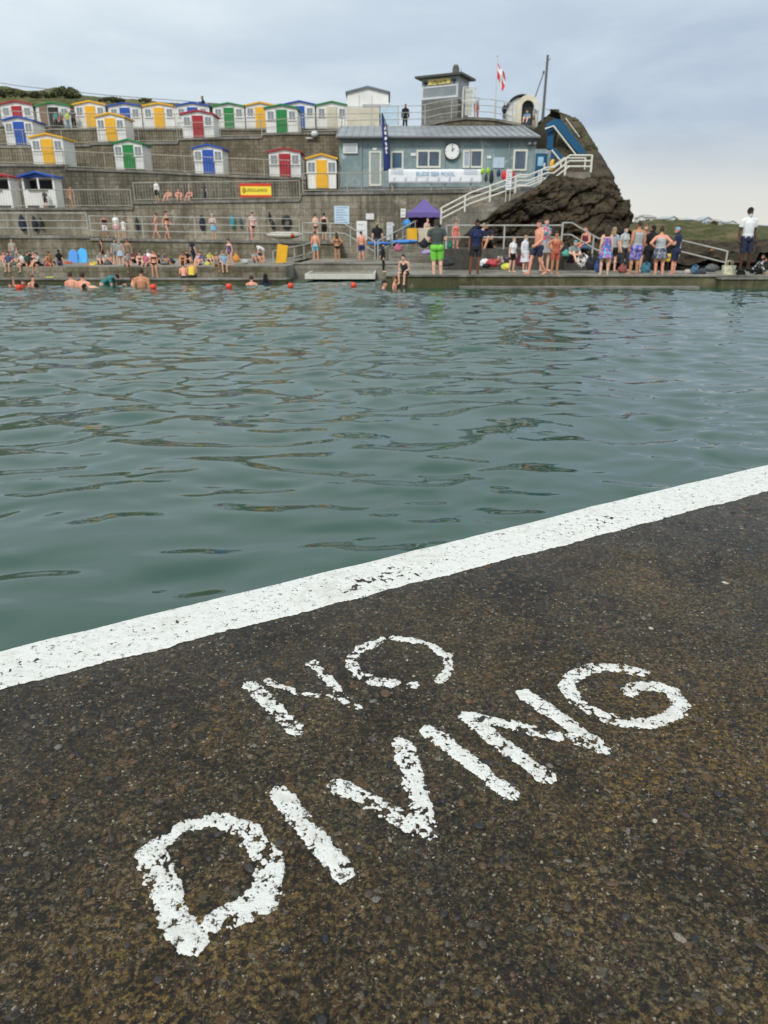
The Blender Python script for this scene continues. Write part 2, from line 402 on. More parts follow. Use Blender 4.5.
Ls = [
 (dv, 'letter_d', [([(150, 852), (163, 885), (175, 920), (190, 944)], 0.029), ([(150, 850), (183, 828), (220, 820), (250, 833), (268, 860), (268, 888), (246, 910), (214, 922)], [0.015, 0.018, 0.020, 0.026, 0.029, 0.028, 0.026, 0.022]), ([(282, 868), (280, 892), (262, 914)], 0.007)], 0.01),
 (dv, 'letter_i', [([(279, 794), (310, 832), (342, 872)], 0.024)], 0.0),
 (dv, 'letter_v', [([(338, 786), (380, 808), (420, 828)], 0.024, 0.02), ([(403, 745), (415, 785), (427, 830)], 0.026)], 0.0),
 (dv, 'letter_i', [([(429, 731), (470, 762), (510, 795)], 0.022)], -0.03),
 (dv, 'letter_n', [([(468, 717), (505, 747), (545, 777)], 0.023), ([(472, 716), (540, 733), (604, 747)], 0.018, 0.02), ([(523, 694), (565, 722), (603, 748)], 0.023)], 0.0),
 (dv, 'letter_g', [([(641, 673), (619, 668), (591, 668), (572, 677), (567, 687), (577, 701), (595, 713), (619, 722), (646, 724), (669, 718), (682, 705), (673, 692), (654, 686), (638, 687), (629, 692)], 0.0225)], 0.0),
 (no, 'letter_n', [([(252, 686), (276, 710), (297, 732)], 0.022), ([(268, 682), (296, 693), (328, 696), (358, 707)], 0.010, 0.06), ([(313, 664), (330, 682), (344, 699)], 0.015, 0.01)], 0.03),
 (no, 'letter_o', [([(381, 641), (360, 649), (351, 660), (358, 674), (376, 681), (394, 683)], 0.019), ([(412, 686), (413, 685)], 0.017), ([(440, 681), (450, 670), (447, 657), (431, 646), (412, 640), (394, 638)], 0.014, 0.02)], 0.03),
]
for e, nm, st, wr_ in Ls:
    o = letter(nm, st, e, wr_); inv(o, e)
def stripe_fn(s, t, x, y):
    k = np.clip(s/EDGE_LEN, -0.5, 1.5); wd = wl+(wr-wl)*k
    inner = wd-t+(fbm(s*7, t*7, 4.0, 4, 0.65)-0.5)*0.034+(fbm(s*90, t*90, 1.0, 3, 0.7)-0.5)*0.014
    outer = t-0.004
    f = np.minimum(inner, outer)
    holes = fbm(s*70, t*70, 21.0, 3, 0.6); band = np.clip(1-np.abs(t/wd-0.62)/0.45, 0, 1)
    thr = 0.205+0.26*band*np.clip(fbm(s*1.6, t*5, 2, 3)-0.40, 0, 1)*3.6
    return np.where(holes < thr, np.minimum(f, (holes-thr)*0.06), f)
def stripe_frame(s, t):
    t2 = t+wobble(s)*np.exp(-np.maximum(0, t)/0.05)
    return A0V[0]+s*EDV[0]+t2*ENV[0], A0V[1]+s*EDV[1]+t2*ENV[1]
st = paint_sheet('edge_stripe', stripe_fn, -2.5, EDGE_LEN+3.5, 0.0, max(wl, wr)+0.03, 0.0045, M_STRIPE, frame=stripe_frame, thick=0.003)
tag(st, 'broad white painted stripe along the near edge of the pool', 'painted line')

# embedded pebbles in the deck
def ico(sub=1):
    import bmesh
    bm = bmesh.new(); bmesh.ops.create_icosphere(bm, subdivisions=sub, radius=1); v = np.array([x.co[:] for x in bm.verts]); f = np.array([[q.index for q in p.verts] for p in bm.faces]); bm.free(); return v, f
iv, iff = ico(2)
N = 4200
sx = RS.uniform(-1.5, 2.9, N*3); sy = RS.uniform(0.35, 4.2, N*3)
t_ = (sx-A0V[0])*ENV[0]+(sy-A0V[1])*ENV[1]
ok = (t_ > 0.03); sx, sy, t_ = sx[ok][:N], sy[ok][:N], t_[ok][:N]; N = len(sx)
keep = RS.uniform(0, 1, N) < np.where(t_ < wl+0.02, 0.15, 1.0); sx, sy = sx[keep], sy[keep]; N = len(sx)
rr = 0.0022+0.0085*RS.uniform(0, 1, N)**2.2; rr[RS.uniform(0, 1, N) < 0.012] *= 1.7
PAL = np.array([srgb(40, 38, 38), srgb(62, 56, 50), srgb(96, 74, 50), srgb(76, 66, 54), srgb(122, 116, 108), srgb(30, 32, 38), srgb(110, 80, 50), srgb(150, 140, 124), srgb(206, 198, 182)])
pc = PAL[RS.choice(9, N, p=[.24, .22, .17, .15, .05, .08, .06, .02, .01])]
VV = np.zeros((N, len(iv), 3)); CC = np.repeat(pc[:, None, :], len(iv), 1)
ang = RS.uniform(0, 6.28, N); el1 = RS.uniform(0.9, 1.5, N); fl = RS.uniform(0.3, 0.6, N)
lump = 1+0.28*(RS.uniform(0, 1, (N, len(iv)))-0.5)
lx = iv[None, :, 0]*(rr*el1)[:, None]*lump; ly = iv[None, :, 1]*(rr/el1)[:, None]*lump; lz = iv[None, :, 2]*(rr*fl)[:, None]
VV[..., 0] = sx[:, None]+lx*np.cos(ang)[:, None]-ly*np.sin(ang)[:, None]
VV[..., 1] = sy[:, None]+lx*np.sin(ang)[:, None]+ly*np.cos(ang)[:, None]
VV[..., 2] = lz+(deck_h(sx, sy)-rr*0.05)[:, None]
FF = (iff[None]+(np.arange(N)*len(iv))[:, None, None]).reshape(-1, 3)
me = npmesh('pebbles', VV.reshape(-1, 3), FF)
ca = me.color_attributes.new('stone_colour', 'FLOAT_COLOR', 'POINT')
ca.data.foreach_set('color', np.concatenate([CC.reshape(-1, 3), np.ones((N*len(iv), 1))], 1).astype(np.float32).ravel())
t = NT('wet_pebble'); at = t.n('ShaderNodeAttribute'); at.attribute_name = 'stone_colour'; v = t.coord()
cc = t.mix(t.ramp(t.noise(v, 300, 3), [(0.3, 0.0), (0.7, 1.0)]), (0.3, 0.3, 0.3), (1, 1, 1)); cc = t.mix(1.0, at.outputs['Color'], cc, 'MULTIPLY')
pm = t.bsdf(cc, 0.45, 0.45, bump=t.noise(v, 400, 3), bstr=0.4, bdist=0.002)
o = link('pebbles', me, pm, smooth=True); tag(o, 'small mixed stones set in the dark wet concrete deck', 'pebbles', kind='stuff')

# ------------------------------------------------------------------ water
WZ = -0.34
nr, nc = 1150, 900
yr = 1.0*(31.0)**(np.arange(nr)/(nr-1)); ac = np.linspace(-0.92, 0.92, nc)
Yw = np.repeat(yr[:, None], nc, 1); Xw = ac[None, :]*(Yw+2.6)
Zw = np.zeros_like(Xw); rs = np.random.RandomState(5)
cell = np.maximum(yr*math.log(31)/nr, 1.84*(yr+2.6)/nc)[:, None]
# domain warp so that crests break up
wxp = (fbm(Xw*0.6, Yw*0.6, 3.3, 2)-0.5)*0.9; wyp = (fbm(Xw*0.6+40, Yw*0.6, 8.3, 2)-0.5)*0.8
for k in range(150):
    lam = 0.15*(6.6)**(rs.uniform(0, 1)**0.9)
    th = math.radians((rs.choice([62, 92, 124], p=[.3, .35, .35])+rs.normal(0, 24) if lam < 0.3 else rs.choice([68, 90, 114], p=[.3, .35, .35])+rs.normal(0, 20)))
    kk = 2*math.pi/lam; a = (0.0016 if lam < 0.3 else 0.0024)*lam
    att = 1/(1+(cell*3.2/lam)**4)*(1 if lam > 0.3 else np.clip(1.15-0.05*Yw, 0.3, 1.1))
    Zw += a*att*np.sin(kk*(math.cos(th)*(Xw+wxp)+math.sin(th)*(Yw+wyp))+rs.uniform(0, 6.28))
patch = 0.25+1.5*fbm(Xw*0.35, Yw*0.5, 6.0, 3)
Zw = Zw*patch*np.clip(1.0+0.01*Yw, 0.6, 1.12)
me = gridmesh('water', Xw, Yw, Zw+WZ)
t = NT('sea_pool_water'); v = t.coord()
mpn = t.n('ShaderNodeMapping'); t.l(v, mpn.inputs[0]); mpn.inputs['Scale'].default_value = (0.7, 1.5, 1); mpn.inputs['Rotation'].default_value = (0, 0, R(14))
hb = t.math('ADD', t.noise(mpn.outputs[0], 3.0, 4, 0.5, 0.4), t.math('MULTIPLY', t.noise(mpn.outputs[0], 11.0, 2, 0.5), 0.12))
cw = t.mix(t.noise(v, 0.25, 3), (0.016, 0.056, 0.040), (0.023, 0.068, 0.049))
M_WATER = t.bsdf(cw, 0.03, 0.5, bump=hb, bstr=0.06, bdist=0.05, IOR=1.48)
water = link('water', me, M_WATER, smooth=True); tag(water, kind='structure')

# ================================================================== far shore: materials
def wall_mat(name, c0, c1, bw=0.9, bh=0.35, streak=0.6, mortar=0.25, green=0.0):
    t = NT(name); v = t.coord()
    sp = t.n('ShaderNodeSeparateXYZ'); t.l(v, sp.inputs[0]); cb = t.n('ShaderNodeCombineXYZ')
    t.l(sp.outputs[0], cb.inputs[0]); t.l(sp.outputs[2], cb.inputs[1])
    br = t.n('ShaderNodeTexBrick'); t.l(cb.outputs[0], br.inputs['Vector']); br.inputs['Scale'].default_value = 1.0
    br.inputs['Brick Width'].default_value = bw; br.inputs['Row Height'].default_value = bh; br.inputs['Mortar Size'].default_value = 0.016
    br.inputs['Color1'].default_value = (0.25, 0.25, 0.25, 1); br.inputs['Color2'].default_value = (0.85, 0.85, 0.85, 1); br.inputs['Mortar'].default_value = (0, 0, 0, 1)
    n1 = t.noise(v, 0.5, 6, 0.65); n2 = t.noise(v, 5, 5, 0.7)
    f = t.math('ADD', t.math('MULTIPLY', n1, 0.55), t.math('ADD', t.math('MULTIPLY', n2, 0.35), t.math('MULTIPLY', br.outputs['Color'], 0.12)))
    cc = t.mix(t.ramp(f, [(0.42, 0.0), (0.62, 1.0)]), tuple(x*.85 for x in c0), c1)
    cc = t.mix(t.ramp(t.noise(v, 1.1, 5, 0.7, 0.5), [(0.60, 0.0), (0.68, 0.8)]), cc, tuple(x*1.35 for x in c1))
    mp = t.n('ShaderNodeMapping'); t.l(v, mp.inputs[0]); mp.inputs['Scale'].default_value = (1.6, 1.6, 0.12)
    sn = t.ramp(t.noise(mp.outputs[0], 1.6, 6, 0.75), [(0.46, 0.0), (0.62, 1.0)])
    cc = t.mix(t.math('MULTIPLY', sn, streak), cc, tuple(x*0.45 for x in c0))
    cc = t.mix(t.math('MULTIPLY', br.outputs['Fac'], mortar), cc, tuple(x*0.5 for x in c0))
    if green: cc = t.mix(t.math('MULTIPLY', t.ramp(t.noise(v, 1.2, 4), [(0.45, 0.0), (0.6, 1.0)]), green), cc, (0.07, 0.075, 0.03))
    return t.bsdf(cc, 0.85, 0.25, bump=t.math('ADD', n2, t.math('MULTIPLY', br.outputs['Fac'], -0.6)), bstr=0.5, bdist=0.03)
M_WA = wall_mat('stained_sea_wall', (0.13, 0.108, 0.070), (0.32, 0.285, 0.215), green=0.35)
M_WB = wall_mat('terrace_concrete', (0.18, 0.158, 0.115), (0.37, 0.33, 0.255))
M_WC = wall_mat('dark_terrace_block', (0.11, 0.098, 0.074), (0.25, 0.226, 0.175), 0.45, 0.22, 0.7, 0.4)
M_WD = wall_mat('brown_terrace_block', (0.145, 0.12, 0.08), (0.29, 0.25, 0.178), 0.45, 0.22, 0.6, 0.35)
M_PAVE = wall_mat('shore_concrete', (0.17, 0.155, 0.125), (0.33, 0.31, 0.26), 2.5, 2.5, 0.2, 0.2, green=0.12)
M_COPE = wall_mat('coping_concrete', (0.15, 0.14, 0.12), (0.30, 0.285, 0.25), 1.2, 3, 0.3, 0.2)
M_LEDGE = wall_mat('weedy_pool_wall', (0.07, 0.065, 0.035), (0.17, 0.155, 0.09), 3, 0.6, 0.6, 0.2, green=0.7)
M_STEEL = paint((0.50, 0.49, 0.45), 0.45, 0.25, 4, metal=0.3)
M_RAILW = paint((0.74, 0.72, 0.64), 0.5, 0.15, 3)
M_CREAM = paint((0.62, 0.58, 0.46), 0.55, 0.15, 2)
M_BAL = paint((0.40, 0.38, 0.31), 0.55, 0.2, 2)
M_FR = paint((0.76, 0.74, 0.66), 0.5, 0.08, 2)
M_GL2 = paint((0.09, 0.12, 0.16), 0.12, 0.3, 2, 0.6)
M_WHITE = paint((0.82, 0.81, 0.78), 0.5, 0.16, 1.1)
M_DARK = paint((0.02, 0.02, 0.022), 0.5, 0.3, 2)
t = NT('window_glass'); v = t.coord()
M_GLASS = t.bsdf(t.mix(t.noise(v, 1.5, 2), (0.14, 0.16, 0.18), (0.34, 0.37, 0.38)), 0.08, 0.6)
M_YEL = paint(srgb(236, 178, 38), 0.5, 0.1); M_RED = paint(srgb(165, 34, 44), 0.5, 0.1)
M_BLU = paint(srgb(36, 82, 172), 0.5, 0.1); M_GRN = paint(srgb(28, 128, 62), 0.5, 0.1)
HUTC = {'yellow': M_YEL, 'red': M_RED, 'blue': M_BLU, 'green': M_GRN}

# ================================================================== ground, sea, hills
mb = MB(); mb.slab([(-4000, 8000), (-4000, 90), (-60, 60), (60, 60), (4000, 90), (4000, 8000)][::-1], -3.2, -3.0)
t = NT('sand_and_heath'); v = t.coord()
o = mb.build('ground', t.bsdf(t.mix(t.ramp(t.noise(v, 0.01, 4), [(0.45, 0.0), (0.55, 1.0)]), (0.30, 0.25, 0.17), (0.09, 0.11, 0.04)), 0.95, 0.1)); tag(o, kind='structure')
mb = MB(); mb.slab([(-60, -60), (60, -60), (60, 70), (-60, 70)], -2.2, -2.0)
o = mb.build('pool_floor', M_WA); tag(o, kind='structure')

def hill(name, pts, Y0, Y1, mat, zb=-3.0, amp=0.5, back=1.0, nx=160, ny=60, ns=0.12):
    """ridge whose crest (photo points pts) stands at distance Y1, sloping down towards Y0"""
    cr = [P(u, v, Y1) for u, v in pts]; xs = np.linspace(cr[0].x, cr[-1].x, nx)
    zc = np.interp(xs, [p.x for p in cr], [p.z for p in cr]); tt = np.linspace(0, 1.6, ny)
    Xh = np.repeat(xs[None], ny, 0); Th = tt[:, None]
    Yh = Y0+(Y1-Y0)*np.minimum(Th, 1)+np.maximum(0, Th-1)*(Y1-Y0)*back+0*Xh
    prof = np.where(Th < 1, np.sin(np.minimum(Th, 1)*math.pi/2)**0.85, np.cos((Th-1)/0.6*math.pi/2))
    Zh = zb+(zc[None]-zb)*prof+(fbm(Xh*ns, Yh*ns, 1.7, 5)-0.5)*amp*2*np.clip(Th*2, 0, 1)
    o = link(name, gridmesh(name, Xh, Yh, Zh), mat, smooth=True); tag(o, kind='structure'); return o
def turf(name, g0, g1, b, s=1.0, bd=0.04):
    t = NT(name); v = t.coord(); a = t.noise(v, 0.35*s, 6, 0.7); c = t.noise(v, 3*s, 5, 0.75)
    cc = t.mix(t.ramp(c, [(0.35, 0.0), (0.65, 1.0)]), g0, g1); cc = t.mix(t.ramp(a, [(0.48, 0.0), (0.62, 1.0)]), cc, b)
    return t.bsdf(cc, 0.95, 0.1, bump=c, bstr=0.9, bdist=bd)
M_TURF = turf('cliff_turf', (0.05, 0.06, 0.022), (0.13, 0.135, 0.055), (0.15, 0.13, 0.07))
M_DUNE = turf('dune_grass', (0.03, 0.038, 0.014), (0.10, 0.10, 0.042), (0.15, 0.12, 0.065), 0.8, 0.1)
hill('hill', [(600, 226), (640, 223), (664, 221.5), (680, 221.5), (692, 223), (700, 227), (708, 232), (716, 238), (724, 244), (732, 248)], 90, 130, M_DUNE, amp=1.1, ns=.25)
hill('hill', [(560, 222), (640, 223), (700, 224), (740, 226), (768, 229), (860, 232), (1100, 236)], 190, 290, M_DUNE, amp=0.8, ns=0.05)
hill('hill', [(560, 225), (700, 226), (768, 231), (900, 234), (1300, 236)], 420, 700, turf('far_field', (0.10, 0.12, 0.07), (0.17, 0.18, 0.11), (0.2, 0.19, 0.14), 0.1, 0.2), amp=1.5, ns=0.02)
hill('hill', [(-420, 70), (-200, 78), (-60, 84), (0, 89), (20, 90), (40, 93), (56, 89), (75, 94), (95, 98), (140, 99), (170, 103), (250, 108), (330, 112)], 61, 70, M_TURF, zb=6.8, amp=0.35, ns=0.5, nx=260)

# ================================================================== terraces
def zprof(pts, Y): return [(P(u, v, Y).x, P(u, v, Y).z) for u, v in pts]
def terrace(pts, Y0, Y1, mat, label, zb=-0.6, cope=0.10):
    pr = zprof(pts, Y0)
    mb = MB(); mb.prism([(pr[0][0], zb), (pr[-1][0], zb)]+pr[::-1], Y0, Y1)
    o = mb.build('terrace_wall', mat); tag(o, label, 'wall', 'stepped terrace walls')
    cm = MB()
    up = [(x, z+0.035) for x, z in pr]; dn = [(x, z-cope) for x, z in pr]
    cm.prism(dn+up[::-1], Y0-0.09, Y0+0.30)
    cm.build('coping', M_COPE, o)
    return o
YA, YB, YC, YD, YE = 41.0, 45.0, 50.0, 54.0, 57.5
TA = [(-260, 234.5), (0, 236), (90, 236.3), (91, 238.5), (250, 240.8), (338, 242)]
TB = [(-240, 208.5), (133, 208), (134, 202.2), (300, 199.8), (302, 193), (400, 192), (520, 190)]
TC = [(-220, 163), (64, 165), (65, 168.5), (140, 171), (232, 175.5), (306, 178)]
TD = [(-210, 147), (90, 145), (91, 143.4), (178, 142.5), (179, 138.6), (262, 137), (263, 133.6), (343, 132.6)]
TE = [(-200, 124), (48, 126), (50, 128.6), (200, 129), (346, 129.0)]
def zat(T, Y, u):
    us = [p[0] for p in T]; return ZV(float(np.interp(u, us, [p[1] for p in T])), Y)
terrace(TA, YA, YB+0.5, M_WA, 'long lowest sea wall with stains behind the people on the pool edge')
terrace(TB, YB, YC+0.5, M_WB, 'long concrete wall with coping behind the lower promenade, second from the bottom')
terrace(TC, YC, YD+0.5, M_WC, 'dark blockwork wall behind the yellow and red lifeguard board, middle of the terraces')
terrace(TD, YD, YE+0.5, M_WD, 'brown blockwork wall between the two upper rows of huts')
terrace(TE, YE, 63.0, M_WD, 'uppermost low brown wall under the top row of beach huts')
# headland wall carrying the lookout above the grey building
pr = zprof([(342, 128), (420, 126.5), (440, 121), (466, 117.5), (490, 118.5), (505, 121), (530, 126), (546, 133)], 53.0)
mb = MB(); mb.prism([(pr[0][0], -0.6), (pr[-1][0], -0.6)]+pr[::-1], 53.0, 62.0)
o = mb.build('terrace_wall', M_WD); tag(o, 'arched brown retaining wall behind the grey roof, under the lookout cabin', 'wall', 'stepped terrace walls')
cm = MB(); cm.prism([(x, z-0.12) for x, z in pr]+[(x, z+0.03) for x, z in pr][::-1], 52.9, 53.3); cm.build('coping', M_COPE, o)

# ================================================================== railings
def bar_railing(base, h, label, mat=M_STEEL, nlev=3, step=2.0, r=0.022, group='tubular railings', posts=True, infill=False, pr=0.028, smooth_levels=None):
    """base: list of world points along the foot; tubes at nlev heights, posts every step"""
    base = [Vector(b) for b in base]; o = empty('railing', base[0], 0, label, 'railing', group)
    L = [0]
    for a, b in zip(base[:-1], base[1:]): L.append(L[-1]+(b-a).length)
    def at(s):
        for i in range(len(L)-1):
            if s <= L[i+1]+1e-6: return base[i].lerp(base[i+1], max(0, s-L[i])/max(1e-6, L[i+1]-L[i]))
        return base[-1]
    org = base[0]; n = max(1, round(L[-1]/step)); ps = [at(L[-1]*i/n) for i in range(n+1)]
    if infill:
        mat = M_BAL
        for i in range(n):
            a, b = ps[i]-org, ps[i+1]-org
            mb = MB(); z0, z1 = Vector((0, 0, 0.10)), Vector((0, 0, h))
            mb.tube([a+z1, b+z1], r*1.1, 6); mb.tube([a+z0, b+z0], r*0.8, 6)
            m = max(2, int((b-a).length/0.16))
            for k in range(1, m):
                q = a.lerp(b, k/m); mb.tube([q+z0, q+z1], 0.0075, 4, caps=False)
            mb.build('railing_panel', mat, o)
    else:
        for k in range(nlev):
            z = Vector((0, 0, h*(1-k/nlev)))
            mb = MB(); mb.tube([b-org+z for b in base], r, 6); mb.build('rail', mat, o)
    if posts and n < 95:
        p0 = None
        for q in ps:
            if p0 is None:
                mb = MB(); mb.tube([(0, 0, -0.03), (0, 0, h+0.02)], pr, 6); p0 = mb.mesh('post')
            link('post', p0, mat, o, loc=q-org)
    return o
def line(T, Y, dY, us): return [Vector((P(u, 200, Y).x, Y+dY, zat(T, Y, u)+0.035)) for u in us]
def onT(T, Y, dY, u0, u1):
    us = sorted({u0, u1} | {p[0] for p in T if u0 < p[0] < u1}); return [Vector((XU(u, Y+dY, zat(T, Y, u)), Y+dY, zat(T, Y, u)+0.035)) for u in us]
bar_railing(onT(TA, YA, 0.12, -150, 89), 1.10, 'three bar steel railing along the lower promenade, left stretch', step=3.4)
bar_railing(onT(TA, YA, 0.12, 92, 300), 1.08, 'three bar steel railing in front of the walkers on the lower promenade, middle stretch', step=3.0)
bar_railing(onT(TB, YB, 0.12, -150, 132), 0.94, 'upright bar balustrade in front of the white open fronted huts', M_CREAM, infill=True, step=3.0, group='barred balustrades')
bar_railing(onT(TB, YB, 0.12, 135, 300), 0.98, 'upright bar balustrade carrying the red and yellow lifeguard board', M_CREAM, infill=True, step=3.2, group='barred balustrades')
bar_railing(onT(TB, YB, 0.12, 303, 392), 0.98, 'pale grey balustrade in front of the low yellow hut and grey building', M_STEEL, infill=True, step=2.4, group='barred balustrades')
bar_railing(onT(TC, YC, 0.12, -140, 64), 0.95, 'thin balustrade in front of the yellow hut on the left middle terrace', M_CREAM, infill=True, step=2.6, group='barred balustrades')
bar_railing(onT(TC, YC, 0.12, 66, 304), 0.95, 'thin balustrade in front of the green, blue and red huts of the middle terrace', M_CREAM, infill=True, step=2.6, group='barred balustrades')
bar_railing(onT(TD, YD, 0.12, -130, 178), 0.92, 'thin balustrade before the blue and yellow huts of the upper terrace', M_CREAM, infill=True, step=2.6, group='barred balustrades')
bar_railing(onT(TD, YD, 0.12, 180, 342), 0.92, 'thin balustrade before the red and green huts of the upper terrace', M_CREAM, infill=True, step=2.6, group='barred balustrades')
bar_railing(onT(TE, YE, 0.12, -120, 345), 0.92, 'long thin balustrade in front of the topmost row of huts', M_CREAM, infill=True, step=3.0, group='barred balustrades')
cr = [(-260, 64), (0, 83), (20, 86), (105, 95), (210, 103), (270, 108)]
bar_railing([P(u, v, 66)-Vector((0, 0, 1.0)) for u, v in cr], 1.0, 'dark cliff top railing on the skyline above the huts', paint((0.16, 0.16, 0.15)), nlev=2, step=5.6, group='tubular railings')
bar_railing([P(u, v, 53.3) for u, v in [(345, 127), (420, 125.5), (440, 121), (466, 117.3), (478, 117.8)]], 1.15, 'railing above the grey roof in front of the lookout cabin', M_STEEL, nlev=3, step=1.9)
bar_railing([P(u, v, 53.3) for u, v in [(478, 117.8), (490, 118.5), (505, 121), (512, 123)]], 1.1, 'short railing beside the flagpole', M_STEEL, nlev=3, step=1.5)

# ================================================================== beach huts
def hut_meshes(w, h, d, barge):
    """front at y=0, centred on x, floor z=0; shallow gable"""
    ap = h*1.13
    r = {}
    mb = MB(); mb.prism([(-w/2, 0), (w/2, 0), (w/2, h), (0, ap), (-w/2, h)], 0, d)
    for k in range(1, int(w/0.30)):   # board ribs
        x = -w/2+k*0.30; mb.bb(x-0.008, x+0.008, -0.006, 0.0, 0.02, h-0.02)
    for x in (-w/2, w/2): mb.bb(x-0.03, x+0.03, -0.025, 0.05, 0, h+0.01)
    r['hut_wall'] = mb.mesh('hut_wall')
    mb = MB(); ov = 0.13
    for s in (-1, 1):
        a = [(0, ap+0.01), (s*(w/2+ov), h-ov*0.26+0.01), (s*(w/2+ov), h-ov*0.26+0.10), (0, ap+0.10)]
        if s < 0: pass
        else: a = a[::-1]
        mb.prism(a[::-1] if s < 0 else a[::-1], -0.14, d+0.1)
    r['roof'] = mb.mesh('roof')
    mb = MB(); mb.bb(-0.36, 0.36, -0.05, 0.0, 0.03, h*0.96); mb.bb(-0.31, 0.31, -0.062, -0.05, 0.12, h*0.45); mb.bb(-0.31, 0.31, -0.062, -0.05, h*0.5, h*0.9)
    r['door'] = mb.mesh('door')
    mb = MB(); mb.disc((0.26, -0.075, h*0.47), 0.025, 0.03, 8); r['handle'] = mb.mesh('handle')
    mb = MB()
    for s in (-1, 1): mb.bb(s*0.235-0.035, s*0.235+0.035, -0.04, 0, -0.28, 0.28)
    mb.bb(-0.27, 0.27, -0.042, 0, 0.24, 0.30); mb.bb(-0.29, 0.29, -0.06, 0, -0.31, -0.25)
    mb.bb(-0.009, 0.009, -0.035, 0, -0.25, 0.25)
    r['window_frame'] = mb.mesh('window_frame')
    mb = MB(); mb.bb(-0.21, 0.21, -0.02, 0, -0.25, 0.25); r['pane'] = mb.mesh('pane')
    return r
_hm = {}
M_DKWOOD = paint((0.06, 0.05, 0.045))
def hut(u0, u1, vtop, vbase, Y, colour, label, door=None, roof=None, d=1.9, T=None, z=None, openf=False, closed=False):
    z = P(u0, vbase, Y).z if z is None else z
    x0 = XU(u0, Y, z+1); x1 = XU(u1, Y, z+1); w = x1-x0; ap = ZV(vtop, Y)-z; h = ap/1.17
    key = (round(w, 1), round(h, 1))
    if key not in _hm: _hm[key] = hut_meshes(w, h, d, 0.1)
    m = _hm[key]
    o = empty('beach_hut', ((x0+x1)/2, Y, z), 0, label, 'beach hut', 'white beach huts with coloured doors')
    def part(n, mat, par=o, loc=None):
        q = bpy.data.objects.new(n, m[n]); C.objects.link(q); q.parent = par
        if not m[n].materials: m[n].materials.append(mat)
        q.material_slots[0].link = 'OBJECT'; q.material_slots[0].material = mat
        if loc: q.location = loc
        return q
    part('hut_wall', M_WHITE); part('roof', HUTC[roof or colour])
    dd = part('door', door if door is not None else HUTC[colour]); part('handle', M_STEEL, dd)
    for s in (-1, 1):
        wd = part('window_frame', M_WHITE, o, (s*(w/2+0.36)/2*1.02, -0.012, h*0.72)); part('pane', M_GLASS, wd)
    return o
H = lambda *a, **k: hut(*a, **k)
# middle terrace
H(32, 63, 133.5, 164.5, YC+.5, 'yellow', 'white beach hut with yellow door and yellow roof edge, left end of middle terrace')
H(115, 142, 139.5, 169.5, YC+.5, 'green', 'white beach hut with green door alone on the middle terrace')
H(194.5, 222, 144.5, 174, YC+.5, 'blue', 'white beach hut with blue door standing above the lifeguard board')
H(269.5, 300, 148.5, 177.5, YC+.5, 'red', 'white beach hut with red door beside the narrow yellow fronted hut')
H(308, 335.5, 154, 188.5, YB+1.2, 'yellow', 'narrow hut with yellow door and yellow gable next to the grey building', d=2.2)
# upper terrace
H(5.5, 33, 116.5, 145.5, YD+.5, 'blue', 'white beach hut with blue door at the left of the upper terrace')
H(97.5, 124, 113.5, 142, YD+.5, 'yellow', 'white beach hut with yellow door on the upper terrace, right of the blue one')
H(182.5, 213, 110.5, 138.3, YD+.5, 'red', 'white beach hut with red door on the upper terrace under the man on the ridge')
H(266, 297, 104.5, 133.3, YD+.5, 'green', 'white beach hut with green door on the upper terrace, right end')
# top row
for (a, b, vt, c, l) in [(-36, -6, 101, 'blue', 'white beach hut with blue roof, far left end of the top row'),
    (1.5, 33, 101, 'red', 'white beach hut with red door and red roof at the left of the top row'),
    (75, 106, 100.5, 'yellow', 'yellow roofed hut in the top row beside the people in bright vests'),
    (109, 141, 103, 'blue', 'white hut with blue door in the top row between two yellow ones'),
    (143, 175, 103, 'yellow', 'yellow doored hut in the top row, left of the man on the ridge'),
    (176, 209, 102.5, 'blue', 'blue doored hut in the top row half hidden behind the red hut'),
    (213.5, 244, 103, 'green', 'green doored hut in the top row, just right of the man on the ridge'),
    (246, 275, 102, 'yellow', 'yellow doored hut in the top row behind the green upper hut'),
    (284, 315, 101.5, 'blue', 'hut with blue door in the top row half hidden by the green upper hut'),]:
    H(a, b, vt, 129, YE+1.2, c, l)
H(317, 347, 101.5, 130.5, YE+1.0, 'green', 'top row hut with green roof and cream door beside the white building', door=M_CREAM)
# open green roofed hut; a black door panel stands for the doorway's shade
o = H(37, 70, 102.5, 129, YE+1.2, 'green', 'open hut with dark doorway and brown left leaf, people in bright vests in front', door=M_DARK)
q = MB(); q.bb(-0.95, -0.45, -0.10, -0.064, 0.05, 1.75); q.build('door_leaf', paint((0.22, 0.15, 0.10)), o)

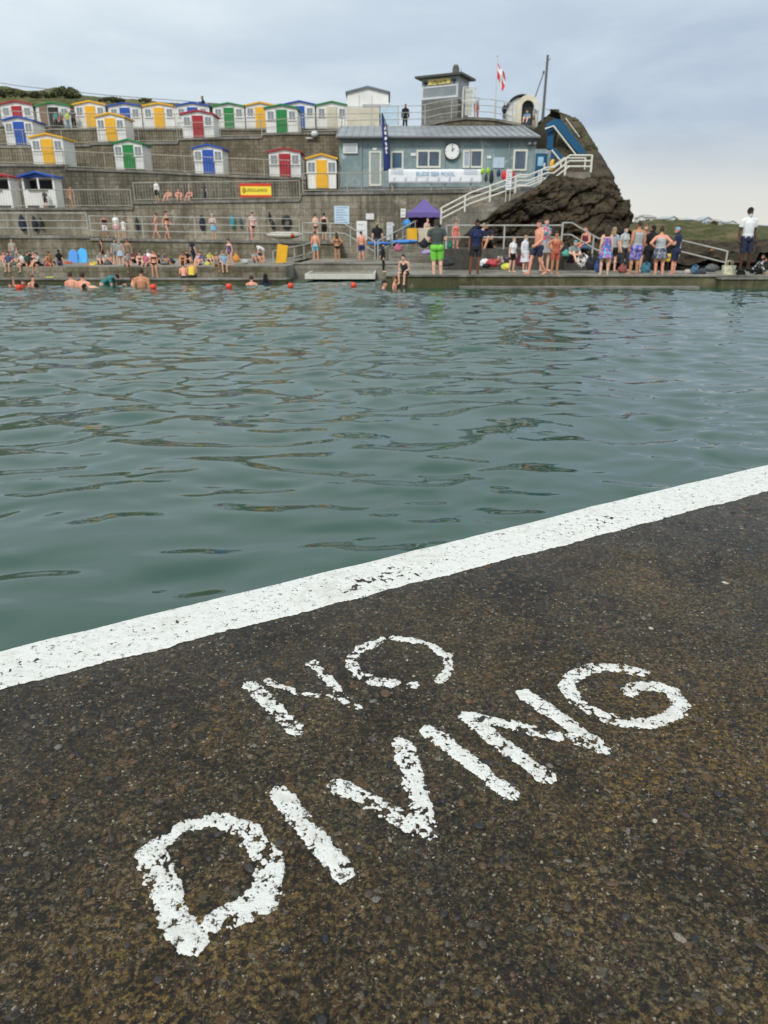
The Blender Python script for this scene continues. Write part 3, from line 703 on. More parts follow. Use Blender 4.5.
# open fronted white kiosks on the promenade
def kiosk(u0, u1, vtop, vbase, label, colour):
    Y = YB+1.3; z = zat(TB, YB, 30)+0.01; x0, x1 = XU(u0, Y, z+1), XU(u1, Y, z+1); w = x1-x0; ap = ZV(vtop, Y)-z; h = ap-0.25
    o = empty('beach_hut', ((x0+x1)/2, Y, z), 0, label, 'beach hut', 'open fronted white huts')
    mb = MB(); t_ = 0.06
    mb.bb(-w/2, w/2, 0, t_, 0, h*0.62); mb.bb(-w/2, -w/2+t_, t_, 1.1, 0, h); mb.bb(w/2-t_, w/2, t_, 1.1, 0, h); mb.bb(-w/2+t_, w/2-t_, 1.04, 1.1, 0, h)
    for x in (-w/2+0.05, 0, w/2-0.05): mb.bb(x-0.05, x+0.05, 0.002, t_-0.002, h*0.62, h)
    mb.build('hut_wall', M_WHITE, o)
    mb = MB(); mb.prism([(-w/2-0.15, h), (0, ap), (0, ap+0.09), (-w/2-0.15, h+0.09)], -0.25, 1.2); mb.prism([(w/2+0.15, h), (w/2+0.15, h+0.09), (0, ap+0.09), (0, ap)], -0.25, 1.2)
    mb.prism([(-w/2, h+0.01), (w/2, h+0.01), (0, ap-0.02)], 0, 0.05)
    mb.build('roof', HUTC[colour], o)
    mb = MB(); mb.bb(-w/2+0.07, w/2-0.07, 0.9, 0.95, h*0.1, h*0.95); mb.build('interior_shade', M_DARK, o)  # dark sheet before the back wall, painted for the shade inside
    mb = MB(); mb.bb(-0.62, 0.5, -0.14, 0.0, h*0.60, h*0.64); mb.build('counter', M_DKWOOD, o)
    for s in (-1, 1):
        mb = MB(); mb.bb(s*w*0.25-w*0.18, s*w*0.25+w*0.18, -0.02, 0, 0.02, 0.2); mb.build('vent_panel', M_DKWOOD, o)
kiosk(-24, 11, 173, 209, 'white open fronted hut with red roof at the left edge', 'red')
kiosk(23, 55, 173, 208.5, 'white open fronted hut with blue roof and dark openings on the lower promenade level', 'blue')

# ================================================================== grey building
M_GREY = wall_mat('grey_render', srgb(136, 154, 156), srgb(164, 179, 180), 4, 4, 0.12, 0.0)
t = NT('grey_metal_roof'); v = t.coord()
M_ROOF = t.bsdf(t.mix(t.ramp(t.noise(v, 0.8, 5), [(0.3, 0.0), (0.7, 1.0)]), (0.20, 0.21, 0.22), (0.33, 0.34, 0.36)), 0.45, 0.4, 0.3)
YG = 46.6; zG = zat(TB, YB, 420)
gx0, gx1 = XU(340.5, YG, 2), XU(531, YG, 2); zT = ZV(139.5, YG)
gb = empty('pool_building', ((gx0+gx1)/2, YG, zG), 0, 'long low grey building with a clock and grey metal roof above the pool', 'building')
def GP(mb, n, m, par=gb): o = mb.build(n, m, par); o.matrix_parent_inverse = Matrix.Translation(-Vector(gb.location)) if par is gb else Matrix(); return o
mb = MB(); mb.bb(gx0, gx1, YG, 51.5, zG, zT); GP(mb, 'building_wall', M_GREY)
zR = ZV(127.5, 51.6)
mb = MB(); mb.add([(gx0-.15, YG-.35, zT+.02), (gx1+.15, YG-.35, zT+.02), (gx1+.15, 51.8, zR), (gx0-.15, 51.8, zR), (gx0-.15, YG-.35, zT+.14), (gx1+.15, YG-.35, zT+.14), (gx1+.15, 51.8, zR+.12), (gx0-.15, 51.8, zR+.12)],
   [(0, 3, 2, 1), (4, 5, 6, 7), (0, 1, 5, 4), (1, 2, 6, 5), (2, 3, 7, 6), (3, 0, 4, 7)])
sl = (zR-zT-.02)/(51.8-YG+.35)
for k in range(int((gx1-gx0)/0.42)+1):
    x = gx0-.1+k*0.42
    mb.add([(x-.02, YG-.34, zT+.141), (x+.02, YG-.34, zT+.141), (x+.02, 51.75, zR+.121), (x-.02, 51.75, zR+.121), (x-.02, YG-.34, zT+.18), (x+.02, YG-.34, zT+.18), (x+.02, 51.75, zR+.16), (x-.02, 51.75, zR+.16)],
           [(4, 5, 6, 7), (0, 1, 5, 4), (1, 2, 6, 5), (3, 0, 4, 7)])
rf = GP(mb, 'roof', M_ROOF)
mb = MB(); mb.tube([(gx0-.1, YG-.42, zT+.02), (gx1+.1, YG-.42, zT+.02)], .07, 8); GP(mb, 'gutter', paint((0.05, 0.05, 0.05)))
for u_ in (362, 443, 505):
    mb = MB(); mb.tube([(XU(u_, YG, 2), YG-.07, zG), (XU(u_, YG, 2), YG-.07, zT-.1), (XU(u_, YG, 2), YG-.38, zT)], .04, 6); GP(mb, 'downpipe', paint((0.30, 0.33, 0.34)))
mb = MB(); mb.bb(gx0-.01, gx1+.01, YG-.03, YG-.002, zG, zG+.35); GP(mb, 'plinth', paint((0.16, 0.17, 0.17), .8, .4))
def gx(u): return XU(u, YG, 2)
def gz(v): return ZV(v, YG)
def gwin(u0, u1, v0, v1, bars=1, frame=M_FR, pane=M_GL2, name='window', fw=0.10):
    mb = MB(); x0, x1, z0, z1 = gx(u0), gx(u1), gz(v1), gz(v0)
    mb.bb(x0, x0+fw, YG-.07, YG, z0, z1); mb.bb(x1-fw, x1, YG-.07, YG, z0, z1); mb.bb(x0+fw, x1-fw, YG-.068, YG, z1-fw, z1); mb.bb(x0+fw, x1-fw, YG-.068, YG, z0, z0+fw)
    for k in range(bars): x = x0+(x1-x0)*(k+1)/(bars+1); mb.bb(x-.04, x+.04, YG-.066, YG, z0+fw, z1-fw)
    o = GP(mb, name, frame)
    mb = MB(); mb.bb(x0+fw*.8, x1-fw*.8, YG-.03, YG, z0+fw*.8, z1-fw*.8)
    p = mb.build('pane' if name == 'window' else 'door_leaf', pane, o); return o
gwin(369.5, 381.5, 151, 186, 0, name='door_frame', pane=paint((0.34, 0.38, 0.36), .3)); gwin(390.5, 403, 151, 170, 0, name='door_frame', pane=paint((0.07, 0.13, 0.20), .4))
gwin(415.5, 439, 150, 168, 1); gwin(460.5, 469, 150, 168, 0, pane=paint((0.4, 0.45, 0.55))); gwin(466.5, 480, 149.5, 168, 0); gwin(509.5, 523, 149.5, 171, 0)
mb = MB(); mb.bb(gx(344.5), gx(358.5), YG-.12, YG, gz(153.5), gz(143.5))
nb = GP(mb, 'notice_frame', M_WHITE); mb = MB(); mb.bb(gx(346), gx(357), YG-.135, YG-.12, gz(152), gz(145)); p = mb.build('notice', paint((0.5, 0.55, 0.58)), nb)
for (a, b, c, d, m) in [(373, 377, 148, 150, M_WHITE), (410, 415, 153, 156, M_WHITE), (490, 501, 157.5, 168, paint((0.5, 0.62, 0.7))), (484, 488, 156, 158.5, M_WHITE)]:
    mb = MB(); mb.bb(gx(a), gx(b), YG-.05, YG, gz(d), gz(c)); GP(mb, 'wall_notice', m)
mb = MB()
for u in (524, 529): mb.ell((gx(u), YG-.18, gz(144)), (.13, .16, .12), 10, 6)
mb.bb(gx(523), gx(530), YG-.06, YG, gz(144.6), gz(143.2)); GP(mb, 'floodlight', paint((0.25, 0.25, 0.25)))
# clock
cx, cz, cr_ = gx(449.7), gz(151.6), (gx(457.5)-gx(442))/2
ck = MB(); ck.disc((cx, YG-.09, cz), cr_, .18, 36); ck = GP(ck, 'clock_case', paint((0.06, 0.07, 0.06)))
def CPt(mb, n, m): return mb.build(n, m, ck)
q = MB(); q.disc((cx, YG-.19, cz), cr_*.88, .02, 36); CPt(q, 'clock_face', paint((0.85, 0.86, 0.84), .4, .03))
q = MB()
for k in range(12):
    a = k*math.pi/6; r0 = .74 if k % 3 else .68
    q.box((cx+math.sin(a)*cr_*(r0+.82)/2, YG-.203, cz+math.cos(a)*cr_*(r0+.82)/2), (.02 if k % 3 else .035, .006, cr_*(.82-r0)), ry=a)
tk = CPt(q, 'hour_marks', M_DARK)
q = MB(); q.box((cx+.0, YG-.212, cz+cr_*.28), (.035, .006, cr_*.66), ry=0.04); CPt(q, 'minute_hand', M_DARK)
q = MB(); q.box((cx+cr_*.12, YG-.219, cz+cr_*.16), (.045, .006, cr_*.42), ry=0.62); CPt(q, 'hour_hand', M_DARK)
# banner
def text_mesh(s, size, name='lettering'):
    cu = bpy.data.curves.new('t', 'FONT'); cu.body = s; cu.size = size; cu.align_x = 'CENTER'; cu.align_y = 'CENTER'; cu.extrude = 0.004
    ob = bpy.data.objects.new('t', cu); C.objects.link(ob); bpy.context.view_layer.update()
    me = bpy.data.meshes.new_from_object(ob.evaluated_get(bpy.context.evaluated_depsgraph_get())); bpy.data.objects.remove(ob)
    me.materials.clear(); me.name = name; return me
def text(s, size, loc, m, par, rot=(math.pi/2, 0, 0), sx=1.0, name='lettering'):
    o = link(name, text_mesh(s, size), m, par, loc); o.rotation_euler = rot; o.scale = (sx, 1, 1); return o
bY = YB+0.02; bx0, bx1, bz0, bz1 = XU(388.5, bY, 2), XU(480, bY, 2), ZV(183.3, bY), ZV(169.2, bY)
bn = empty('banner', ((bx0+bx1)/2, bY, bz0), 0, 'long white banner with blue lettering hung under the clock', 'banner')
n = 60; xs = np.linspace(bx0-(bx0+bx1)/2, bx1-(bx0+bx1)/2, n); mb = MB()
vs = []; 
for j, z in enumerate(np.linspace(0, bz1-bz0, 6)):
    for x in xs: vs.append((x, -.02+.015*math.sin(x*3.1)+.01*math.sin(z*6+x*7), z))
mb.add(vs, [(j*n+i, j*n+i+1, (j+1)*n+i+1, (j+1)*n+i) for j in range(5) for i in range(n-1)])
bs = mb.build('banner_sheet', paint((0.83, 0.84, 0.86), .6, .05), bn, smooth=True); md = bs.modifiers.new('s', 'SOLIDIFY'); md.thickness = .006
text('BUDE SEA POOL', .30, (0.0, -.07, (bz1-bz0)*.66), paint((0.22, 0.42, 0.60)), bn, name='banner_lettering')
mb = MB()
for k in range(8):
    x = (-.44+.118*k)*(bx1-bx0); mb.ell((x, -.06, .22), (.055, .004, .1), 8, 4); mb.ell((x+.05, -.062, .30), (.03, .004, .04), 8, 4)
for x0_, w_ in ((-.42, .10), (.36, .12)):
    for k in range(3): mb.bb(x0_*(bx1-bx0)-.3, x0_*(bx1-bx0)+w_*4, -.064, -.058, .48+.1*k, .51+.1*k)
mb.build('banner_emblems', paint((0.55, 0.62, 0.68)), bn)
# fence below banner continuing
bar_railing(onT(TB, YB, 0.14, 393, 470), 0.98, 'balustrade behind the long white banner', M_STEEL, infill=True, step=2.4, group='barred balustrades')

# ================================================================== white building, awning, lookout
Y = 56.0; z0 = P(347, 129, Y).z
wb = empty('white_building', (P(368, 110, Y).x, Y, z0), 0, 'tall plain white building with a shallow grey gable above the grey roof', 'building')
hw = (P(389, 110, Y).x-P(348, 110, Y).x)/2; he = ZV(93.5, Y)-z0; ha = ZV(88, Y)-z0
mb = MB(); mb.prism([(-hw, 0), (hw, 0), (hw, he), (0, ha), (-hw, he)], 0, 3.5); mb.build('building_wall', M_WHITE, wb)
mb = MB(); mb.prism([(-hw-.12, he-.02), (0, ha), (0, ha+.12), (-hw-.12, he+.10)], -.15, 3.6); mb.prism([(hw+.12, he-.02), (hw+.12, he+.10), (0, ha+.12), (0, ha)], -.15, 3.6); mb.build('roof', paint((0.16, 0.18, 0.20)), wb)
mb = MB()
for x in (-.42*hw, .2*hw): mb.bb(x-.02, x+.02, -.012, 0, 1.3, he-.1)
mb.build('board_joint', paint((0.45, 0.45, 0.44)), wb)
mb = MB(); mb.bb(-.25*hw, hw+.12, -.5, -.02, ZV(115.5, Y)-z0, ZV(105.5, Y)-z0); mb.build('shutter_box', paint((0.42, 0.42, 0.41)), wb)
mb = MB(); mb.bb(-hw, .55*hw, -.9, -.86, .05, 1.15); mb.build('white_screen', M_CREAM, wb)
mb = MB(); mb.bb(.62*hw, 1.5*hw, -.6, -.56, .2, 1.35); mb.build('blue_screen', paint((0.52, 0.66, 0.78)), wb)
# lookout cabin, its near corner turned to the camera
Y = 54.2; lc = P(457.5, 116, Y); yaw = R(-27)
lk = empty('lookout_cabin', (lc.x, lc.y, ZV(121.5, Y)), yaw, 'grey lookout cabin with long window band and yellow sign on the headland', 'lifeguard cabin')
lz = lambda v: ZV(v, Y)-ZV(121.5, Y)
lw = 2.62; ld = 1.9; zt = lz(75.5)
mb = MB(); mb.bb(-lw, 0, 0, ld, -.6, lz(98)); mb.build('cabin_base', wall_mat('cabin_blocks', (0.17, 0.165, 0.15), (0.28, 0.27, 0.25), .45, .22, .3, .3), lk)
mb = MB(); mb.bb(-lw, 0, 0, ld, lz(98), zt); mb.build('cabin_upper', paint((0.34, 0.36, 0.37)), lk)
mb = MB(); mb.bb(-lw+.08, -.08, -.05, 0, lz(97), lz(95)); mb.bb(-lw+.08, -.08, -.05, 0, lz(85.5), lz(83.8)); mb.bb(-lw+.02, -lw+.12, -.052, 0, lz(97), lz(83.8)); mb.bb(-.12, -.02, -.052, 0, lz(97), lz(83.8))
wf = mb.build('window_frame', paint((0.62, 0.64, 0.66)), lk)
mb = MB(); mb.bb(-lw+.1, -.1, -.02, -.001, lz(95.5), lz(85)); mb.build('pane', M_GLASS, wf)
mb = MB()
for k in range(1, 5): x = -lw+lw*k/5; mb.bb(x-.02, x+.02, -.04, -.02, lz(95.5), lz(85))
mb.build('mullion', paint((0.3, 0.32, 0.33)), wf)
mb = MB(); mb.bb(0, .02, .3, 1.5, lz(100), lz(80)); mb.build('side_door', M_GLASS, lk)
mb = MB(); mb.bb(-lw-.35, .35, -.4, ld+.35, zt, zt+.13); mb.build('roof', paint((0.07, 0.07, 0.06)), lk)
mb = MB(); mb.bb(-lw+.5, -.55, -.10, -.05, lz(82.6), lz(77.2)); sg = mb.build('sign_board', paint(srgb(226, 205, 120), .5, .05), lk)
text('Lifeguards', .27, (-lw/2-.02, -.112, (lz(82.6)+lz(77.2))/2), M_DARK, sg, name='sign_lettering')
mb = MB()
for x in (-lw+.28, -.3): mb.disc((x, -.1, lz(80)), .10, .2, 12)
mb.build('floodlight', M_DARK, lk)
mb = MB(); mb.bb(-.62, -.28, .4, .75, zt+.13, zt+.55); mb.ell((-.45, .57, zt+.62), (.2, .2, .16)); mb.tube([(-.1, .6, zt+.13), (-.1, .6, zt+.5)], .02, 6); mb.build('siren', paint((0.12, 0.11, 0.10)), lk)
# steel ladder cage right of the cabin
cgx = P(469, 118, 54).x; o = empty('metal_cage', (cgx, 54, ZV(118, 54)), 0, 'pale metal frame cage standing right of the lookout cabin', 'frame')
w_, h_ = .42, ZV(87, 54)-ZV(118, 54)
for sx_ in (-w_, w_):
    for sy_ in (0, .6):
        mb = MB(); mb.tube([(sx_, sy_, 0), (sx_, sy_, h_)], .03, 6); mb.build('post', M_RAILW, o)
mb = MB()
for z in (h_, h_*.55): mb.tube([(-w_, 0, z), (w_, 0, z), (w_, .6, z), (-w_, .6, z), (-w_, 0, z)], .025, 6)
mb.build('hoop', M_RAILW, o)
mb = MB(); mb.bb(-.27, .2, .27, .3, .2, 1.75); mb.build('notice_panel', paint((0.55, 0.56, 0.5)), o)

# flag and pole
fp = P(494.5, 118, 54.5); fh = ZV(56.5, 54.5)-fp.z
o = empty('flagpole', fp, 0, 'slim white flagpole with a torn red and white flag', 'flagpole')
mb = MB(); mb.tube([(0, 0, 0), (0, 0, fh)], .045, 8, r2=.028); mb.ell((0, 0, fh+.04), (.06, .06, .06)); mb.build('pole', paint((0.62, 0.62, 0.60)), o)
n, m = 14, 10; vs = []; mb = MB()
for j in range(m+1):
    for i in range(n+1):
        a, b = i/n, j/m
        x = .05+a*.50+.08*math.sin(b*5)*a; zz = fh-.35-b*.85-a*.75-.12*math.sin(a*6+b*3)*a; y = .12*math.sin(a*7+b*4)*a
        vs.append((x, y, zz))
mb.add(vs, [(j*(n+1)+i, j*(n+1)+i+1, (j+1)*(n+1)+i+1, (j+1)*(n+1)+i) for j in range(m) for i in range(n)])
t = NT('red_white_flag'); v = t.coord(); sp = t.n('ShaderNodeSeparateXYZ'); t.l(v, sp.inputs[0])
f = t.math('GREATER_THAN', t.math('ABSOLUTE', t.math('SUBTRACT', t.math('MULTIPLY_ADD', sp.outputs[0], 1.6, sp.outputs[2]), fh-.55)), 0.14)
f2 = t.math('GREATER_THAN', t.math('ABSOLUTE', t.math('SUBTRACT', sp.outputs[0], .30)), 0.07)
fm_ = t.mix(t.math('MULTIPLY', f, f2), (0.78, 0.78, 0.78), (0.62, 0.05, 0.07))
fl = mb.build('flag', t.bsdf(fm_, .8, .1), o, smooth=True); fl.modifiers.new('s', 'SOLIDIFY').thickness = .01
# mast
mp_ = P(541, 140, 53); o = MB(); mh = ZV(55, 53)-mp_.z
o.tube([(0, 0, -1), (0, 0, mh)], .11, 10, r2=.075); o.tube([(-.05, 0, mh*.92), (.2, 0, mh*.96)], .02, 6)
o = o.build('mast', paint((0.12, 0.12, 0.11)), loc=mp_); o.rotation_euler = (0, R(.8), 0); tag(o, 'tall dark bare mast right of the arched cabin', 'mast')
# arched cabin
Y = 53.8; ac_ = P(527, 124, Y); oz = ac_.z-.2
ar = empty('arched_cabin', (ac_.x, Y, oz), 0, 'barrel roofed cabin with cream arched front at the top of the blue steps', 'cabin')
ro, ri = .72, .40; hh = ZV(94.5, Y)-oz-ro
def archpoly(r, h, n=20): return [(r*math.cos(math.pi*i/n), h+r*math.sin(math.pi*i/n)) for i in range(n+1)]
mb = MB(); out = [(ro, 0)]+archpoly(ro, hh)+[(-ro, 0)]; inn = [(ri, 0)]+archpoly(ri, hh)+[(-ri, 0)]
k = len(out); vs = []
for y in (0, .35):
    vs += [(x, y, z) for x, z in out]+[(x, y, z) for x, z in inn]
fs = []
for i in range(k-1):
    fs += [(i, k+i, k+i+1, i+1), (2*k+i, 2*k+i+1, 3*k+i+1, 3*k+i), (i, i+1, 2*k+i+1, 2*k+i), (k+i, 3*k+i, 3*k+i+1, k+i+1)]
mb.add(vs, fs); mb.build('arch_front', paint((0.72, 0.66, 0.50)), ar)
mb = MB(); mb.prism([(ro-.03, 0)]+archpoly(ro-.03, hh)+[(-ro+.03, 0)], .37, 1.6); mb.build('cabin_body', paint((0.035, 0.035, 0.035)), ar)  # near-black solid; stands for the shade inside the arch opening
mb = MB(); mb.prism([(-.35, 0)]+[(-.35, .9)]+[(-.35-.95*math.sin(a), 1.05+.75*math.cos(a)) for a in np.linspace(0, 1.45, 9)]+[(-1.35, 0)], .25, 1.8); w0 = mb.build('side_wing', paint((0.7, 0.7, 0.68)), ar)
mb = MB(); pts = [(-.35-1.0*math.sin(a), 1.08+.78*math.cos(a)) for a in np.linspace(-.2, 1.5, 12)]
mb.prism([(x, z) for x, z in pts][::-1]+[(x*1.0, z+.09) for x, z in pts], .05, 1.9); mb.build('curved_roof', M_DARK, ar)
mb = MB(); mb.disc((.62, -.2, 1.22), .27, .05, 20); mb.tube([(.62, -.16, 0), (.62, -.16, 1.1)], .03, 6); mb.build('round_sign', paint((0.72, 0.73, 0.76)), ar)
mb = MB(); mb.tube([(.5, 1.0, 1.6), (1.05, 1.0, 3.3)], .04, 6); mb.ell((1.06, 1.0, 3.35), (.07, .07, .12)); mb.build('antenna', paint((0.15, 0.15, 0.15)), ar)

# ================================================================== far shore: ledges, decks, rock
def block(name, us, Yf, Yb, z1, z0, mat, label=None, cat='platform', kind=None, group=None, cap=None, yl=None):
    x0, x1 = XU(us[0], Yf, z1), XU(us[1], Yf, z1)
    mb = MB(); mb.bb(x0, x1, Yf, Yb, z0, z1); o = mb.build(name, mat)
    tag(o, label, cat if label else None, group, kind)
    if cap:
        q = MB(); q.bb(x0-.03, x1+.03, Yf-.05, Yf+.42, z1+.003, z1+.06); q.build('coping', cap, o)
    return o
block('low_ledge', (-520, 286), 27.0, 29.3, -0.2, -1.9, M_LEDGE, kind='structure', cap=M_COPE)
block('shore_terrace', (-500, 286), 29.0, YA+.3, 0.2, -1.8, M_PAVE, kind='structure')
mb = MB(); x0, x1 = XU(-500, 28.95, .2), XU(286, 28.95, .2); mb.bb(x0, x1, 28.93, 28.997, -.3, 0.17); tag(mb.build('terrace_riser', M_WA), kind='structure')
block('upper_slab', (284, 402), 31.5, 41.2, 0.2, -1.8, M_PAVE, kind='structure', cap=M_COPE)
block('far_deck', (386, 721), 25.0, 30.2, 0.0, -1.7, M_LEDGE, kind='structure', cap=M_COPE)
block('far_deck', (721.5, 1500), 24.6, 30.2, -0.06, -1.7, M_LEDGE, kind='structure', cap=M_COPE)
block('deck_paving', (386.5, 1500), 25.3, 30.4, 0.03, -0.2, M_PAVE, kind='structure')
block('foot_ledge', (460, 700), 24.5, 25.0, -0.28, -1.7, M_COPE, kind='structure')
block('middle_ground', (386, 1500), 30.4, 46.0, 0.16, -1.7, M_PAVE, kind='structure')
# floating stage
o = empty('floating_stage', (XU(340, 28.6, 0), 28.6, -.1), 0, 'low boarded stage with pale edges at the water in front of the bathers', 'stage')
w_ = XU(374, 28.6, 0)-XU(307, 28.6, 0); mb = MB(); mb.bb(-w_/2, w_/2, 0, 2.9, -.16, 0)
for k in range(1, 20): mb.bb(-w_/2+.05, w_/2-.05, k*.145-.005, k*.145+.005, 0, .004)
mb.build('stage_deck', paint((0.34, 0.31, 0.25), .8, .35, 3), o)
mb = MB(); mb.bb(-w_/2-.06, w_/2+.06, -.06, -.002, -.14, .05); mb.bb(-w_/2-.06, -w_/2-.002, -.002, 2.9, -.14, .05); mb.bb(w_/2+.002, w_/2+.06, -.002, 2.9, -.14, .05); mb.build('edge_beam', paint((0.62, 0.60, 0.54)), o)
mb = MB()
for x in (-w_/2+.3, 0, w_/2-.3): mb.tube([(x, .5, -.9), (x, .5, -.16)], .09, 8); mb.tube([(x, 2.4, -.9), (x, 2.4, -.16)], .09, 8)
mb.build('stage_pile', M_DARK, o)
# raised bank behind the deck
M_BANK = wall_mat('dark_bank', (0.06, 0.057, 0.05), (0.13, 0.12, 0.10), 3, 1.5, .5, .2)
x0, x1 = XU(441, 30, .8), XU(563, 30, .8); x2 = XU(604, 29.5, .3)
mb = MB(); mb.slab([(x0, 30.0), (x1, 30.0), (x1, 46), (x0, 46)], -.5, .8)
o = mb.build('bank_wall', M_BANK); tag(o, 'dark concrete bank wall behind the bags and the white robed child', 'wall')
mb = MB(); mb.prism([(x1+.003, -.5), (x2, -.5), (x2, .06), (x1+.003, .98)], 29.6, 46); o = mb.build('sloping_bank', M_BANK); tag(o, 'dark sloping bank going down to the right beside the flowered swimsuits', 'wall')
# steps up to gazebo level
mb = MB(); x0, x1 = XU(388, 38, .5), XU(452, 38, .5)
for k in range(5): mb.bb(x0, x1, 35+k*.8, 46, .1, .2+(k+1)*.12)
o = mb.build('stone_steps', M_PAVE); tag(o, 'pale wide stone steps leading up to the purple gazebo', 'steps')

# headland rock: stratified dark slabs
def headland():
    nz, ns_ = 150, 300
    vs_out = [(552, 114), (562, 115.5), (573, 119), (583, 127), (592, 138), (600, 150), (607, 161), (613, 171), (619, 179), (623, 187), (626, 198), (630, 209), (632, 221), (631, 240), (634, 262)]
    fr_ = lambda v: float(np.interp(v, [112, 150, 178, 190, 212, 262], [50.0, 46.8, 42.0, 40.6, 38.2, 36.6]))
    pts_ = [(u, v, fr_(v)+2.0) for u, v in vs_out]
    oz_ = np.array([ZV(v, Y) for u, v, Y in pts_])[::-1]; ox_ = np.array([XU(u-3, Y, ZV(v, Y)) for u, v, Y in pts_])[::-1]
    ztop = oz_[-1]; zs = np.linspace(-1.2, ztop, nz); V = np.zeros((nz, ns_, 3))
    vl = [262, 236, 205, 190, 170, 120]; ul = [452, 462, 500, 530, 550, 553]
    xl = np.interp(zs, [ZV(v, fr_(v)) for v in vl], [XU(u, fr_(v), 2) for u, v in zip(ul, vl)])
    xr = np.interp(zs, oz_, ox_); vz = [262, 212, 190, 178, 150, 112]; zfr = [ZV(v, fr_(v)) for v in vz]
    for i, z in enumerate(zs):
        k = (z+1.2)/(ztop+1.2); yf = np.interp(z, zfr, [fr_(v) for v in vz])
        s = np.linspace(0, 1, ns_); L1 = .62
        cx_ = xr[i]-1.6*(1-.6*k)
        a = np.clip((s-L1)/.18, 0, 1)*math.pi/2; b = np.clip((s-L1-.18)/(1-L1-.18), 0, 1)
        x = np.where(s < L1, xl[i]+(cx_-xl[i])*np.clip(s/L1, 0, 1), cx_+(xr[i]-cx_)*np.sin(a))
        y = np.where(s < L1, yf, yf+2.2*(1-np.cos(a)))+b*9
        V[i, :, 0] = x; V[i, :, 1] = y; V[i, :, 2] = z
    X_, Y_, Z_ = V[..., 0], V[..., 1], V[..., 2]
    nxx = np.clip((np.arange(ns_)/ns_-.62)/.18, 0, 1)*math.pi/2; NX = np.sin(nxx)[None]; NY = -np.cos(nxx)[None]
    q = Z_-0.42*X_+.5*(fbm(X_*.5, Y_*.5, Z_*.5, 3)-.5)*2          # tilted beds
    bed = q*.85; fr = bed-np.floor(bed); lay = _h(np.floor(bed).astype(int), 3)
    step = (lay-.5)*1.0+np.where(fr < .15, -.35*(1-fr/.15), 0)
    rough = (fbm(X_*.9, Y_*.9, Z_*.9, 5, .6)-.5)*1.7+(fbm(X_*3.5, Y_*3.5, Z_*3.5, 4, .6)-.5)*.55
    vert = -np.abs(fbm(X_*1.3+Z_*.3, Y_*1.3, Z_*.2, 3)-.5)*-1.2
    lower = np.clip((ZV(172, 44)-Z_)/1.0, 0.25, 1)
    D = (step*1.15+rough*.8+vert-.3)*lower
    bi_ = np.floor(q*1.25+fbm(X_, Y_, Z_, 2)*.6).astype(int); wv_ = .75+_h(bi_, 11)*1.1
    bx_ = (X_+.35*Z_+_h(bi_, 5)*3+fbm(X_*1.5, Z_*1.5, 2., 2)*.5)/wv_; bj_ = np.floor(bx_).astype(int); fx_ = bx_-bj_; fy_ = (q*1.25+fbm(X_, Y_, Z_, 2)*.6)-bi_
    crack = np.minimum(np.minimum(fx_, 1-fx_)*wv_, np.minimum(fy_, 1-fy_)*.8)
    D = D*1.0+((_h(bi_, bj_, 7)-.5)*.55-np.clip(1-crack/.07, 0, 1)*.35)*lower+(fbm(X_*7, Y_*7, Z_*7, 3, .7)-.5)*.5*lower
    fade = np.clip(np.arange(ns_)/ns_*14, 0, 1)[None]
    D = D*fade
    X_ = X_+NX*D*.35; Y_ = Y_+NY*D
    return X_, Y_, Z_+(fbm(X_*2, Y_*2, Z_*2, 3)-.5)*.3*lower
X_, Y_, Z_ = headland()
t = NT('headland_rock'); v = t.coord()
mp = t.n('ShaderNodeMapping'); t.l(v, mp.inputs[0]); mp.inputs['Rotation'].default_value = (0, R(23), 0); mp.inputs['Scale'].default_value = (.25, .5, 2.2)
a = t.noise(mp.outputs[0], 1.6, 6, .7, .4); b = t.noise(v, 2.6, 7, .75)
cc = t.mix(t.ramp(t.math('MULTIPLY_ADD', a, .5, t.math('MULTIPLY', b, .5)), [(0.40, 0.0), (0.66, 1.0)]), (0.015, 0.011, 0.008), (0.145, 0.108, 0.068))  # shade of crevices along the tilted beds is put into the rock colour
cc = t.mix(t.ramp(t.noise(v, .9, 4), [(.52, 0.), (.68, 1.)]), cc, (.10, .078, .045))
sp = t.n('ShaderNodeSeparateXYZ'); t.l(v, sp.inputs[0])
gz_ = t.math('MULTIPLY', t.math('MULTIPLY_ADD', sp.outputs[2], .8, -4.0, clamp=True), t.ramp(t.noise(v, 3, 6, .75), [(.35, 0.), (.6, 1.)]))
cc = t.mix(gz_, cc, (.13, .115, .07))
M_ROCK = t.bsdf(cc, .9, .2, bump=t.math('ADD', a, b), bstr=1.0, bdist=.2)
o = link('headland', gridmesh('headland', X_, Y_, Z_), M_ROCK, smooth=False); tag(o, kind='structure')
# rock cap closing the top
mb = MB(); mb.slab([(XU(548, 47, 6), 47.6), (XU(560, 49, 6), 49.4), (XU(560, 49, 6), 60), (XU(530, 49, 6), 60), (XU(530, 49, 6), 53.2), (XU(545, 49, 6), 53.2)], 0, ZV(122, 50)); tag(mb.build('headland_core', M_ROCK), kind='structure')
